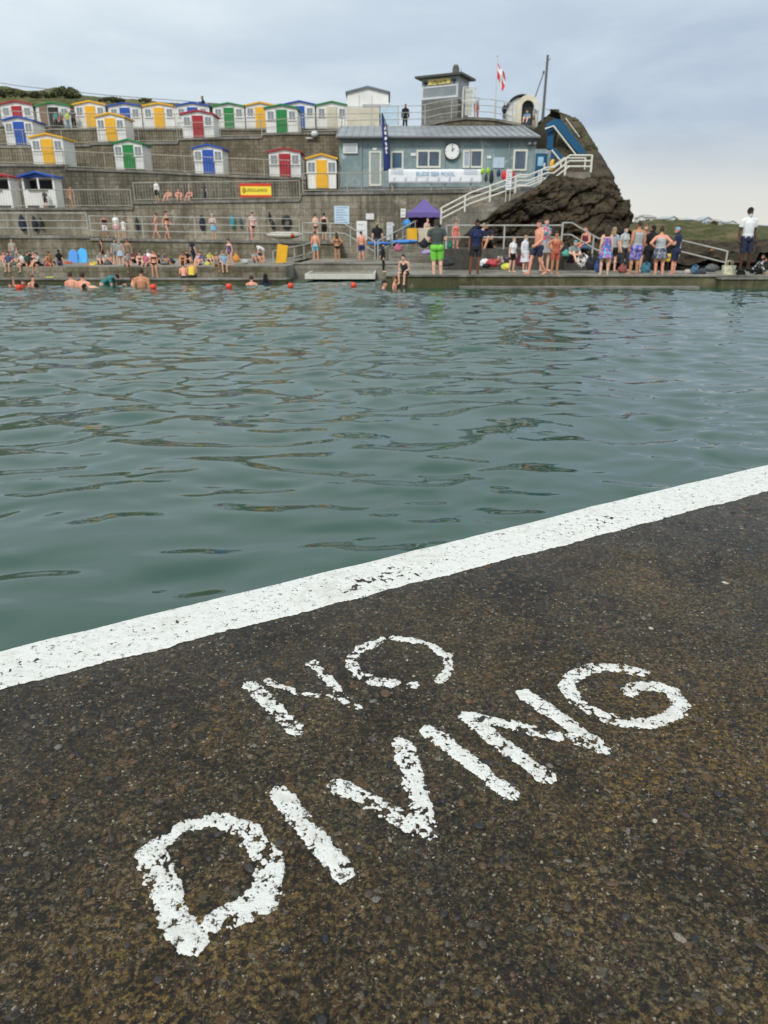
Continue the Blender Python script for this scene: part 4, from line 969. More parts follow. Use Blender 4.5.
# low rocks on the right
def rocks(name, u0, u1, Y0, Y1, zf, seed, lab):
    nx_, ny_ = 260, 110
    x = np.linspace(XU(u0, Y0, 0), XU(u1, Y0, 0), nx_); y = np.linspace(Y0, Y1, ny_); X, Yy = np.meshgrid(x, y)
    c = vnoise(X*1.1+seed, Yy*1.1)*.9; cell_ = np.floor((X*.9+fbm(X, Yy, seed, 2)*2))*3.3+np.floor(Yy*.8+fbm(X+9, Yy, seed, 2)*2)*7.7
    hgt = _h(cell_.astype(int), seed)*.55
    base = np.interp(Yy, [Y0, Y0+1, Y0+5, Y1], zf)
    Z = base+hgt*.8+(fbm(X*1.2, Yy*1.2, seed, 5, .6)-.5)*.7
    o = link(name, gridmesh(name, X, Yy, Z), M_ROCK); tag(o, lab, kind='stuff'); return o
rocks('rocks', 596, 1300, 29.4, 44, [0.25, .35, .5, .6], 5, 'low dark rocks behind the bathers on the right side of the deck')
rocks('rocks', 620, 1700, 44, 88, [.3, .3, .2, -2.9], 9, 'farther brown rocks below the grassy dune')

# ================================================================== white stair to the headland
SY = 42.2
prof = [(441, 224), (470, 209), (493, 201), (519, 191.5), (529, 191.5), (546, 184), (553, 184), (569, 172), (591, 172)]
w3 = [P(u, v, SY) for u, v in prof]
mb = MB(); pz = [(p.x, p.z) for p in w3]; mb.prism([(pz[0][0], 0.2), (pz[-1][0], 2.2)]+pz[::-1], SY, SY+1.5)
# treads
o = mb.build('stone_stair', M_PAVE); tag(o, 'long concrete stair climbing from the gazebo to the blue steps', 'stairs')
bar_railing([p+Vector((0, .06, 0)) for p in w3], .80, 'white painted three bar railing of the long stair', M_RAILW, nlev=3, step=1.35, r=.042, pr=.055, group='white stair railings')
bar_railing([p+Vector((0, 1.42, 0)) for p in w3[3:]], .80, 'white painted railing on the wall side of the long stair', M_RAILW, nlev=2, step=1.5, r=.035, pr=.045, group='white stair railings')
# sign and red float board on the stair
o = empty('stair_sign', P(508, 195, SY-.1), 0, 'tall white notice on two posts halfway up the long stair', 'sign')
mb = MB(); mb.bb(-.15, .15, -.02, .02, .25, 1.25); mb.build('sign_board', M_WHITE, o)
mb = MB()
for k in range(7): mb.bb(-.11, .11-.05*(k % 3), -.026, -.021, .36+.12*k, .40+.12*k)
mb.build('sign_print', paint((0.25, 0.35, 0.5)), o)
for s in (-.11, .11):
    mb = MB(); mb.tube([(s, .03, -.35), (s, .03, 1.2)], .022, 6); mb.build('post', M_RAILW, o)
bY2 = YG-.35
# blue steps
M_BST = paint(srgb(22, 84, 122), .5, .18, 2)
o = empty('blue_steps', P(566, 150, 46), 0, 'bright blue boxed steps with white handrail climbing the headland', 'steps')
def IP(mb, n, m, par, root): q = mb.build(n, m, par); q.matrix_parent_inverse = Matrix.Translation(-Vector(root.location)); return q
def pxz(l, Y): return [(XU(u, Y, 4), ZV(v, Y)) for u, v in l]
IPs = lambda l, y0, y1, n, m=M_BST: IP(MB().prism(pxz(l, y0)[::-1], y0, y1), n, m, o, o)
IPs([(542, 124), (549, 118.5), (556, 119.5), (583, 152), (579, 157.5), (552, 127.5), (546, 132), (542, 132)], 46.2, 46.35, 'side_panel')
IPs([(552, 121), (557, 121), (582, 152), (580, 155)], 46.36, 47.3, 'step_flight')
IPs([(544, 126), (550, 126), (550, 150), (544, 150)], 46.4, 46.6, 'side_panel')
IPs([(549, 148), (553, 148), (568, 164), (568, 182), (549, 186)], 45.2, 45.35, 'side_panel')
def hr(l, Y, n='handrail', r=.05): return IP(MB().tube([Vector((XU(u, Y, 4), Y, ZV(v, Y))) for u, v in l], r, 6), n, M_RAILW, o, o)
hr([(541, 129), (549, 126), (575, 157)], 46.1); hr([(549, 150), (562, 165)], 45.1); hr([(560, 118), (575, 137)], 47.7, r=.03)
IPs([(588, 171), (597, 171), (597, 178), (588, 178)], 44.4, 44.8, 'blue_box')
# door block
o2 = empty('door_block', (XU(539, 46.4, 3), 46.4, ZV(188, 46.4)), 0, 'grey block with blue door and white notice at the right end of the building', 'entrance')
def bk(a, b, c, d, y0, y1, n, m, par=None): mb = MB(); mb.bb(XU(a, 46.4, 3), XU(b, 46.4, 3), y0, y1, ZV(d, 46.4), ZV(c, 46.4)); return IP(mb, n, m, o2, o2) if par is None else mb.build(n, m, par)
bk(531.3, 548, 149, 194, 46.4, 49, 'building_wall', M_GREY)
dr = bk(532.5, 543.5, 153.5, 180, 46.33, 46.4, 'door', M_BST)
bk(534.5, 540, 157, 166, 46.31, 46.33, 'door_notice', paint((0.35, 0.6, 0.75)), dr); bk(540.5, 542, 163, 168, 46.30, 46.33, 'handle', M_WHITE, dr)
q = MB(); q.ell((XU(549.5, 44.9, 3), 44.9, ZV(165.5, 44.9)), (.16, .1, .33), 12, 8); q = q.build('lifebuoy_case', M_YEL, smooth=True); tag(q, 'yellow rounded lifebuoy case beside the blue door', 'lifebuoy case')

# clothes and float hanging on the balustrade right of the banner
def blob(name, u, v0, v1, wpx, Y, m, label, cat, dy=.10, top=.6, seed=0, group=None):
    """hanging garment or board: rounded lumpy outline with thickness"""
    c = P(u, (v0+v1)/2, Y); h = ZV(v0, Y)-ZV(v1, Y); w_ = XU(u+wpx/2, Y, c.z)-XU(u-wpx/2, Y, c.z)
    mb = MB(); nn, mm = 14, 12; rs_ = np.random.RandomState(seed+int(u*3)); j = rs_.uniform(-.12, .12, mm+1)
    b0 = 0
    for i in range(mm+1):
        t_ = i/mm; z = -h/2+h*t_; ww = w_/2*(min(1, (math.sin(math.pi*min(1, max(.02, t_)))**.45))*(1+(top-1)*t_)+j[i]*.5)
        if i in (0, mm): ww *= .35
        for k in range(nn): a_ = 2*math.pi*k/nn; mb.v.append((math.cos(a_)*ww, math.sin(a_)*dy*(.6+.5*math.sin(math.pi*t_)), z))
    for i in range(mm):
        for k in range(nn): k2 = (k+1) % nn; mb.f.append((i*nn+k, i*nn+k2, (i+1)*nn+k2, (i+1)*nn+k))
    mb.f.append(tuple(range(nn))[::-1]); mb.f.append(tuple(mm*nn+k for k in range(nn)))
    o = mb.build(name, m, loc=c, smooth=True); tag(o, label, cat, group); return o
YR = YB-.02
blob('vest', 482.5, 168, 174, 5, YR, paint(srgb(170, 210, 60)), 'lime high visibility vest hung just right of the white banner', 'vest')
blob('vest', 488, 167, 174, 5, YR, paint(srgb(160, 205, 70)), 'second lime vest hung on the balustrade nearer the red float', 'vest')
blob('wetsuit', 491.5, 169.5, 184, 5.5, YR, M_DARK, 'black wetsuit hung under the vests on the balustrade by the banner', 'wetsuit')
blob('wetsuit', 498.5, 169, 177, 5, YR, paint((.03, .05, .12)), 'short navy wetsuit hung left of the red float', 'wetsuit')
blob('towel', 486, 173, 182, 4, YR, paint((.05, .05, .05)), 'dark towel hung on the balustrade beside the banner end', 'towel')
blob('rescue_float', 508, 169.5, 183, 12, YR-.2, paint(srgb(205, 48, 58)), 'red rescue float hung on the railing above the long stair', 'float', top=1.3)
bar_railing(onT(TB, YB, 0.14, 471, 519), 0.98, 'short balustrade between the banner and the stair', M_STEEL, infill=True, step=2.0, group='barred balustrades')

# feather flag
o = empty('feather_flag', (XU(389.5, 45.4, 3), 45.4, ZV(189, 45.4)), 0, 'tall navy feather flag with white marks in front of the grey building', 'flag')
fh = ZV(113, 45.4)-o.location.z
mb = MB(); mb.tube([(.02, 0, 0), (.0, 0, fh*.55), (-.2, 0, fh*.86), (-.42, 0, fh)], .025, 6); mb.build('pole', M_DARK, o)
mb = MB(); n = 22; lf = [(.0-.42*(k/n)**2.2, fh*(.25+.75*k/n)) for k in range(n+1)]
wd_ = [.34*(1-(k/n)**3*.9) for k in range(n+1)]
for k in range(n+1):
    mb.v += [(lf[k][0]-.0, -.03, lf[k][1]), (lf[k][0]-wd_[k]*.5, -.03-.03*math.sin(k*.6), lf[k][1]), (lf[k][0]-wd_[k], -.03+.04*math.sin(k*.8), lf[k][1]-.05)]
for k in range(n): mb.f += [(3*k, 3*k+1, 3*k+4, 3*k+3), (3*k+1, 3*k+2, 3*k+5, 3*k+4)]
q = mb.build('flag', paint(srgb(36, 52, 110), .7, .1), o, smooth=True); q.modifiers.new('s', 'SOLIDIFY').thickness = .01
mb = MB()
for k, (z, w1) in enumerate([(.80, .04), (.74, .06), (.67, .07), (.60, .05), (.54, .07), (.49, .04)]): mb.box((-.16-.34*(z-.25)**2, -.085, fh*z), (w1*1.6, .008, .16), ry=.35*(-1)**k)
mb.build('flag_marks', M_WHITE, q)
# lifeguard board
zb_, Yb_ = ZV(197.3, YB), YB-.03; bx0, bx1 = XU(241, YB, 3), XU(272, YB, 3); h_ = ZV(183.5, YB)-zb_
o = empty('lifeguard_board', ((bx0+bx1)/2, Yb_, zb_), 0, 'red and yellow lifeguard board fixed to the balustrade', 'sign'); w_ = bx1-bx0
mb = MB(); mb.bb(-w_/2, w_/2, 0, .03, 0, h_); mb.build('board', paint(srgb(248, 222, 70), .5, .06), o)
mb = MB(); mb.bb(-w_/2, w_/2, -.006, -.001, h_*.80, h_); mb.bb(-w_/2, w_/2, -.006, -.001, 0, h_*.16); mb.bb(-w_/2-.01, -w_/2+.03, -.007, .03, 0, h_); mb.build('red_band', paint(srgb(214, 60, 40), .5, .06), o)
text('LIFEGUARDS', .22, (.05, -.012, h_*.5), paint((.12, .10, .02)), o, name='board_lettering')
mb = MB(); mb.ell((-w_/2+.22, -.01, h_*.5), (.1, .006, .17), 10, 6); mb.build('board_emblem', paint((.45, .3, .05)), o)

# gazebo
gY = 43.2; gc = P(423.5, 240, gY); gzb = .8
o = empty('gazebo', (gc.x, gY, gzb), 0, 'small purple pop up gazebo with peaked canopy by the foot of the stair', 'gazebo')
hw = (XU(441, gY, 2)-XU(406.5, gY, 2))/2; ze, zv, za = ZV(213, gY)-gzb, ZV(217.5, gY)-gzb, ZV(198.5, gY)-gzb
mb = MB(); m_ = 10; K = 16
def canopy(a, k):   # a angle index on square, k 0..1 towards centre
    x, y = a; r = 1-k; z = ze+(za-ze)*(k**1.45*.72+k*.28); return (x*r, y*r+0.0, z)
sq = []
for s_, e_ in (((-1, -1), (1, -1)), ((1, -1), (1, 1)), ((1, 1), (-1, 1)), ((-1, 1), (-1, -1))):
    for i in range(8): sq.append((hw*(s_[0]+(e_[0]-s_[0])*i/8), hw*(s_[1]+(e_[1]-s_[1])*i/8)))
nq = len(sq)
for j in range(m_+1):
    for a in sq: mb.v.append(canopy(a, j/m_*.99))
for j in range(m_):
    for i in range(nq): i2 = (i+1) % nq; mb.f.append((j*nq+i, j*nq+i2, (j+1)*nq+i2, (j+1)*nq+i))
b = len(mb.v)
for i, a in enumerate(sq): mb.v.append((a[0]*1.01, a[1]*1.01, zv-.03*(i % 2)))
for i in range(nq): i2 = (i+1) % nq; mb.f.append((b+i, b+i2, i2, i))
q = mb.build('canopy', paint(srgb(104, 88, 150), .7, .12, 1.5), o); q.modifiers.new('s', 'SOLIDIFY').thickness = .015
for x, y in ((-1, -1), (1, -1), (1, 1), (-1, 1)):
    mb = MB(); mb.bb(x*hw*.96-.02, x*hw*.96+.02, y*hw*.96-.02, y*hw*.96+.02, 0, ze); mb.build('leg', M_STEEL, o)
mb = MB(); mb.bb(-hw*.9, hw*.9, hw*.9, hw*.94, .1, ze-.02); mb.build('back_curtain', paint((.05, .045, .09)), o)

# table with yellow cloth, blue float, boards and loose gear
def table(u0, u1, vt, Y, zb, m, label):
    x0, x1 = XU(u0, Y, 1), XU(u1, Y, 1); zt = ZV(vt, Y); o = empty('table', ((x0+x1)/2, Y, zb), 0, label, 'table'); w_ = (x1-x0)/2
    mb = MB(); mb.bb(-w_, w_, -.3, .3, zt-zb-.03, zt-zb); mb.build('tabletop', M_STEEL, o)
    mb = MB(); mb.bb(-w_-.01, w_+.01, -.33, -.305, (zt-zb)*.25, zt-zb+.01); mb.bb(-w_-.01, w_+.01, -.304, .304, zt-zb+.002, zt-zb+.012); mb.build('cloth', m, o)
    for sx_ in (-1, 1):
        for sy_ in (-1, 1): mb = MB(); mb.tube([(sx_*w_*.9, sy_*.25, 0), (sx_*w_*.9, sy_*.25, zt-zb-.03)], .02, 6); mb.build('leg', M_STEEL, o)
table(407, 416.5, 228.5, 41.2, .8, M_YEL, 'table under a bright yellow cloth left of the gazebo opening')
table(417.5, 433, 228.5, 41.5, .8, paint((.62, .56, .44), .7, .1), 'table under a cream cloth in front of the gazebo')
o = blob('tarpaulin', 407, 219, 229, 9, 41.6, paint(srgb(60, 140, 205)), 'bright blue tarpaulin bundle at the left leg of the gazebo', 'tarpaulin', dy=.3, top=.9)
# kayaks
def kayak(u0, u1, vc, Y, hpx, m, m2, label, tilt=0.0):
    c = P((u0+u1)/2, vc, Y); L = (XU(u1, Y, 1)-XU(u0, Y, 1))/2; hh_ = hpx*Y/815/2; o = empty('kayak', c, 0, label, 'kayak')
    o.rotation_euler = (0, tilt, 0)
    mb = MB(); nn, mm = 12, 20
    for i in range(mm+1):
        t_ = -1+2*i/mm; r = (1-abs(t_)**2.6)**.6 if abs(t_) < 1 else .03; r = max(r, .04)
        for k in range(nn): a_ = 2*math.pi*k/nn; mb.v.append((t_*L, .34*r*math.cos(a_), hh_*(math.sin(a_)*r+.25*t_*t_)))
    for i in range(mm):
        for k in range(nn): k2 = (k+1) % nn; mb.f.append((i*nn+k, (i+1)*nn+k, (i+1)*nn+k2, i*nn+k2))
    mb.f.append(tuple(range(nn))); mb.f.append(tuple(mm*nn+k for k in range(nn))[::-1])
    mb.build('hull', m, o, smooth=True)
    mb = MB(); mb.ell((L*.45, -.03, 0), (L*.18, .34, hh_*.9)); mb.build('stripe', m2, o, smooth=True)
    return o
kayak(266, 303, 235.3, YA+.7, 7, paint((.62, .60, .52)), paint(srgb(200, 80, 50)), 'cream kayak with orange band lying on the lower promenade')
kayak(367, 392, 243.8, 38.6, 4.5, paint(srgb(50, 120, 190)), M_BLU, 'bright blue kayak lying left of the other blue one', .02)
kayak(389, 418, 242, 39.6, 4.5, paint(srgb(60, 135, 205)), M_BLU, 'lighter blue kayak lying below the gazebo tables', -.03)
# boards against the wall
def board(u, v0, v1, wpx, Y, m, label):
    c = P(u, v1, Y); h = ZV(v0, Y)-ZV(v1, Y); w_ = wpx*Y/815/2; pts = []
    for k in range(25):
        a = math.pi*k/24; pts.append((w_*math.cos(a)*(1), h-w_*.9+w_*.9*math.sin(a)))
    pts = [(-w_*.85, 0), (w_*.85, 0), (w_, h*.4)]+pts+[(-w_, h*.4)]
    o = MB().prism(pts, -.03, .03).build('bodyboard', m, loc=c); o.rotation_euler = (R(-12), 0, 0); tag(o, label, 'bodyboard', 'bodyboards propped up'); return o
board(73.6, 249.5, 265, 9.5, 33.6, paint(srgb(80, 150, 225)), 'mid blue bodyboard propped up, left of the pair by the black shirted bather')
board(83.2, 248, 264.5, 9.5, 33.7, paint(srgb(70, 175, 240)), 'lighter blue bodyboard propped up, right of the pair')
# noticeboards and signs on the wall behind
def panel(name, u0, u1, v0, v1, Y, m, label, m2=None, nl=4, posts=None):
    x0, x1, z0, z1 = XU(u0, Y, 2), XU(u1, Y, 2), ZV(v1, Y), ZV(v0, Y); o = empty(name, ((x0+x1)/2, Y, z0 if posts is None else posts), 0, label, 'sign')
    dz = 0 if posts is None else z0-posts; w_ = (x1-x0)/2; h = z1-z0
    mb = MB(); mb.bb(-w_, w_, -.03, 0, dz, dz+h); mb.build('sign_board', m, o)
    if m2:
        mb = MB()
        for k in range(nl): zz = dz+h*(k+.6)/(nl+.2); mb.bb(-w_*.82, w_*(.82-.25*(k % 3)), -.036, -.031, zz-.03*h, zz+.03*h)
        mb.build('sign_print', m2, o)
    if posts is not None:
        for s in (-1, 1): mb = MB(); mb.tube([(s*w_*.8, .03, 0), (s*w_*.8, .03, dz+h*.8)], .025, 6); mb.build('post', M_STEEL, o)
    return o
panel('information_board', 334.5, 349.5, 206, 224, YB-.05, paint((.62, .74, .84)), 'large pale blue information board against the wall behind the jetty', paint((.30, .45, .62)), 7)
panel('wall_sign', 366, 374, 213.5, 219.5, YB-.05, M_WHITE, 'small white sign on the wall left of the gazebo', paint((.5, .5, .5)), 2)
panel('wall_sign', 400.5, 405.5, 208.5, 217.5, YB-.05, M_WHITE, 'white sign with green band on the wall at the gazebo corner', paint(srgb(50, 150, 90)), 2)
panel('wall_sign', 356.5, 367, 221, 240, 41.0, M_WHITE, 'white and grey notice standing on posts behind the boy in navy trunks', paint((.5, .55, .6)), 3, posts=.2)
panel('wall_sign', 386.5, 393, 222, 240, 41.3, paint((.55, .57, .58)), 'grey notice standing on posts by the white helmet', paint((.8, .8, .8)), 2, posts=.2)
# wall lamp
q = MB(); q.ell((0, 0, 0), (.24, .2, .2)); q.tube([(0, .1, 0), (0, .5, 0)], .04, 6); q.bb(-.6, -.1, .1, .2, -.28, -.2)
q = q.build('wall_lamp', paint((.6, .62, .63)), loc=P(314.5, 134, YD-.3), smooth=True); tag(q, 'white globe lamp on the brown wall between green and yellow huts', 'lamp')
# hand rails near the jetty
def rail2(us, label, h=.95): bar_railing([P(u, v, Y) for u, v, Y in us], h, label, M_STEEL, nlev=2, step=1.6, r=.03, pr=.035)
rail2([(274, 281-7, 34), (313, 262, 40.5)], 'sloping steel handrail rising left of the jetty bathers')
rail2([(303, 242, 41.2), (345, 243, 41.2), (375, 262, 38)], 'steel handrail coming down past the information board')
rail2([(378, 262, 37), (400, 249, 40), (415, 240, 42)], 'steel handrail of the steps left of the gazebo')
bar_railing([P(u, v, 30.3) for u, v in [(446, 249), (561, 249)]], .86, 'two bar grey railing on the dark bank behind the bags', M_STEEL, nlev=2, step=1.9, r=.028, pr=.035)
bar_railing([P(561, 246.5, 30.2), P(570, 246.5, 30.2), P(596, 262, 30), P(625, 262.5, 30)], .86, 'grey railing sloping down the bank behind the flowered swimsuits', M_STEEL, nlev=2, step=1.6, r=.028, pr=.035)
bar_railing([P(678, 262, 30), P(724, 274, 28.5)], .80, 'grey railing sloping down to the cream bag', M_STEEL, nlev=2, step=1.5, r=.028, pr=.035)
q = MB(); q.bb(-.22, .22, -.1, .1, 0, .95); q = q.build('warning_block', M_YEL, loc=P(281, 265.5, 33.3)); q.rotation_euler = (0, .15, 0); q.scale = (1, 1, .9)
tag(q, 'yellow upright marker at the foot of the sloping handrail', 'marker')

# buoys
for i, (u, v) in enumerate([(19.5, 288), (153.5, 287.3), (229, 286.8), (290.5, 286.2), (353.5, 285.6)]):
    p = PZ(u, v+1.5, WZ); o = empty('buoy', p, 0, ['orange buoy floating furthest left', 'orange buoy floating in front of the woman in the black bikini', 'orange buoy floating below the blue swimsuit child', 'orange buoy floating before the jetty stage left end', 'orange buoy floating before the jetty stage right end'][i], 'buoy', 'orange buoys in a line')
    q = MB(); q.ell((0, 0, .06), (.10, .10, .10), 14, 10); q.build('float', paint(srgb(226, 74, 48), .45, .1), o, smooth=True)
    q = MB(); q.tube([(0, 0, .15), (0, 0, .20)], .022, 8); q.build('eyelet', M_DARK, o)

# distant houses on the ridge
def house(u, v, wpx, hpx, Y, label, k, wall):
    c = P(u, v, Y); s = Y/815; w_, h = wpx*s, hpx*s; o = empty('house', c, R((k*37) % 40-20), label, 'house', 'distant white houses on the ridge')
    mb = MB(); mb.prism([(-w_/2, -1.5), (w_/2, -1.5), (w_/2, h*.62), (0, h) if k % 3 == 0 else (w_/2-.01, h*.64), (-w_/2, h*.62)], 0, 7); mb.build('house_wall', wall, o)
    mb = MB()
    if k % 3 == 0: mb.prism([(-w_/2-.3, h*.58), (0, h), (0, h*1.08), (-w_/2-.3, h*.68)], -.3, 7.3); mb.prism([(w_/2+.3, h*.58), (w_/2+.3, h*.68), (0, h*1.08), (0, h)], -.3, 7.3)
    else: mb.add([(-w_/2-.3, -.3, h*.62), (w_/2+.3, -.3, h*.62), (w_/2+.3, 7.3, h*.62), (-w_/2-.3, 7.3, h*.62), (-w_/2+.4, 3.4, h), (w_/2-.4, 3.4, h)], [(0, 1, 5, 4), (1, 2, 5), (2, 3, 4, 5), (3, 0, 4), (0, 3, 2, 1)])
    mb.build('roof', paint([(.42, .43, .45), (.38, .34, .31), (.5, .51, .53)][k % 3]), o)
    for i in (-1, 1):
        mb = MB(); mb.bb(i*w_*.25-w_*.09, i*w_*.25+w_*.09, -.08, 0, h*.15, h*.42); mb.build('window', paint((.12, .14, .17)), o)
hl = ['leftmost distant house on the ridge, beside the rock edge', 'wide pale distant house with dark roof just right of the rock', 'small white distant house above the navy shirted bather', 'distant house with brown roof above the dune crest left part', 'low white distant house above the middle of the dune', 'distant gabled cottage on the dune crest', 'pale blue distant house with long roof', 'distant house with a grey roof beside the pale blue one', 'tiny white distant cottage among the ridge houses', 'distant white house left of the standing man in white', 'distant flat house just left of the white shirted man', 'distant cream house right of the white shirted man', 'distant house at the far right edge', 'distant brown roofed house behind the ridge shrubs']
for k, (u, v, w_, h) in enumerate([(641, 223, 7, 7), (651, 222.5, 12, 8), (664, 223, 7, 6), (673, 222.5, 8, 6), (683, 223, 7, 5), (692, 224, 6, 7), (707, 225.5, 11, 8), (718, 226, 7, 7), (726, 226, 5, 6), (732, 227, 7, 6), (739, 227.5, 6, 4), (765, 229, 9, 5), (781, 230, 9, 7), (700, 224.5, 4, 5)]):
    house(u, v, w_, h, 255+(k*13) % 30, hl[k], k, paint([(.72, .72, .70), (.62, .60, .55), (.66, .68, .70), (.5, .6, .68)][3 if k == 6 else k % 3]))
def cabin(u0, u1, v0, v1, Y, label):
    x0, x1, z0, z1 = XU(u0, Y, 0), XU(u1, Y, 0), ZV(v1, Y), ZV(v0, Y); w_ = x1-x0; o = empty('cabin', ((x0+x1)/2, Y, z0), 0, label, 'cabin'); h = z1-z0
    mb = MB(); mb.bb(-w_/2, w_/2, 0, 3, -.5, h); mb.build('cabin_wall', M_WHITE, o); mb = MB(); mb.bb(-w_/2-.15, w_/2+.15, -.2, 3.2, h, h+.12); mb.build('roof', paint((.5, .5, .5)), o)
    mb = MB(); mb.bb(-w_*.1, w_*.1, -.04, 0, 0, h*.7); mb.build('door', paint((.45, .47, .5)), o)
cabin(722, 731.5, 232, 239.5, 110, 'white cabin on the grassy slope, left one of two'); cabin(732.5, 739, 233, 240.5, 112, 'white cabin on the grassy slope, right one partly behind the man in white')
# shrubs
def shrub(name, u, v, wpx, hpx, Y, n, label, leaf=.09, cols=((.075, .09, .04), (.14, .145, .07)), seed=1):
    c = P(u, v, Y); rx, rz = wpx*Y/815/2, hpx*Y/815; rs_ = np.random.RandomState(seed); V = []; Fc = []
    nb_ = max(4, n//45); cl_ = []
    for i in range(nb_):
        a = rs_.uniform(0, 6.28); q = rs_.uniform(0, .8)**.5; cl_.append((q*rx*math.cos(a), q*rx*.7*math.sin(a), rz*(1-q*q*.8)*rs_.uniform(.35, .85)))
    for i in range(n):
        b = cl_[rs_.randint(nb_)]; d = rs_.normal(0, 1, 3); d /= np.linalg.norm(d); r = .28*min(rx, rz*1.4)*rs_.uniform(.5, 1.1)
        p = np.array(b)+d*r*np.array([1, 1, .8]); p[2] = abs(p[2])
        a1 = rs_.normal(0, 1, 3); a1 /= np.linalg.norm(a1); a2 = np.cross(a1, rs_.normal(0, 1, 3)); a2 /= np.linalg.norm(a2); s = leaf*rs_.uniform(.5, 1.3)
        k = len(V); V += [p-a1*s, p+a2*s*.5, p+a1*s, p-a2*s*.5]; Fc.append((k, k+1, k+2, k+3))
    t = NT('leaves'); vv_ = t.coord(); m = t.bsdf(t.mix(t.ramp(t.noise(vv_, 2.5, 3), [(.35, 0.), (.65, 1.)]), *cols), .8, .2)
    o = empty(name, c, 0, label, 'shrub', 'shrubs on the cliff top')
    fo = npmesh('foliage', V, Fc); link('foliage', fo, m, o)
    mb = MB()
    for i in range(5): a = i*1.3; mb.tube([(0, 0, -.1), (math.cos(a)*rx*.3, math.sin(a)*rx*.2, rz*.3), (math.cos(a)*rx*.5, math.sin(a)*rx*.3, rz*.6)], .03, 5, r2=.012)
    mb.build('stem', paint((.1, .08, .05)), o)
shrub('shrub', 66, 97, 30, 9, 63, 2600, 'dark rounded bush on the skyline above the open green roofed hut')
shrub('shrub', 112, 101.5, 26, 4, 63, 1500, 'low flat bush behind the blue hut of the top row', seed=2)
shrub('shrub', 146, 101.5, 14, 3, 63, 800, 'small ochre tinted bush behind a yellow hut of the top row', cols=((.12, .11, .05), (.2, .18, .08)), seed=3)
shrub('shrub', 10, 96, 40, 6, 62.5, 2400, 'long dark bush above the red roofed hut at left', seed=4)
shrub('shrub', 40, 97, 26, 5, 62.5, 1500, 'middle dark bush between red and green roofed top huts', seed=6)
shrub('shrub', 570, 124, 20, 6, 49.5, 1500, 'dry scrub on top of the headland beside the blue steps', leaf=.06, cols=((.11, .10, .06), (.19, .165, .10)), seed=5)
for u_, v_, w_, h_, y_, l_ in ((592, 150, 16, 10, 47.2, 'dry scrub clinging to the right edge of the headland'), (580, 137, 16, 10, 48.2, 'dry scrub below the headland top, upper one'), (600, 163, 14, 9, 46.2, 'dry scrub on the right slope near the stair end'), (608, 174, 12, 7, 44.5, 'lowest dry scrub tuft on the right slope of the headland'), (590, 166, 14, 8, 45.2, 'dry scrub just right of the end of the white railing')):
    shrub('shrub', u_-3, v_+3, w_, h_, y_, 1500, l_, leaf=.05, cols=((.11, .10, .06), (.19, .165, .10)), seed=int(u_))
for i, (u, w_, h) in enumerate([(646, 9, 4), (676, 10, 5), (690, 8, 4), (714, 7, 3)]):
    shrub('shrub', u, 224.5, w_, h, 210, 500, ['far dark shrub near the rock edge on the ridge', 'far dark shrub on the dune crest left of the middle', 'far dark shrub on the dune crest right of the middle', 'far small shrub below the ridge houses'][i], leaf=.4, seed=20+i)

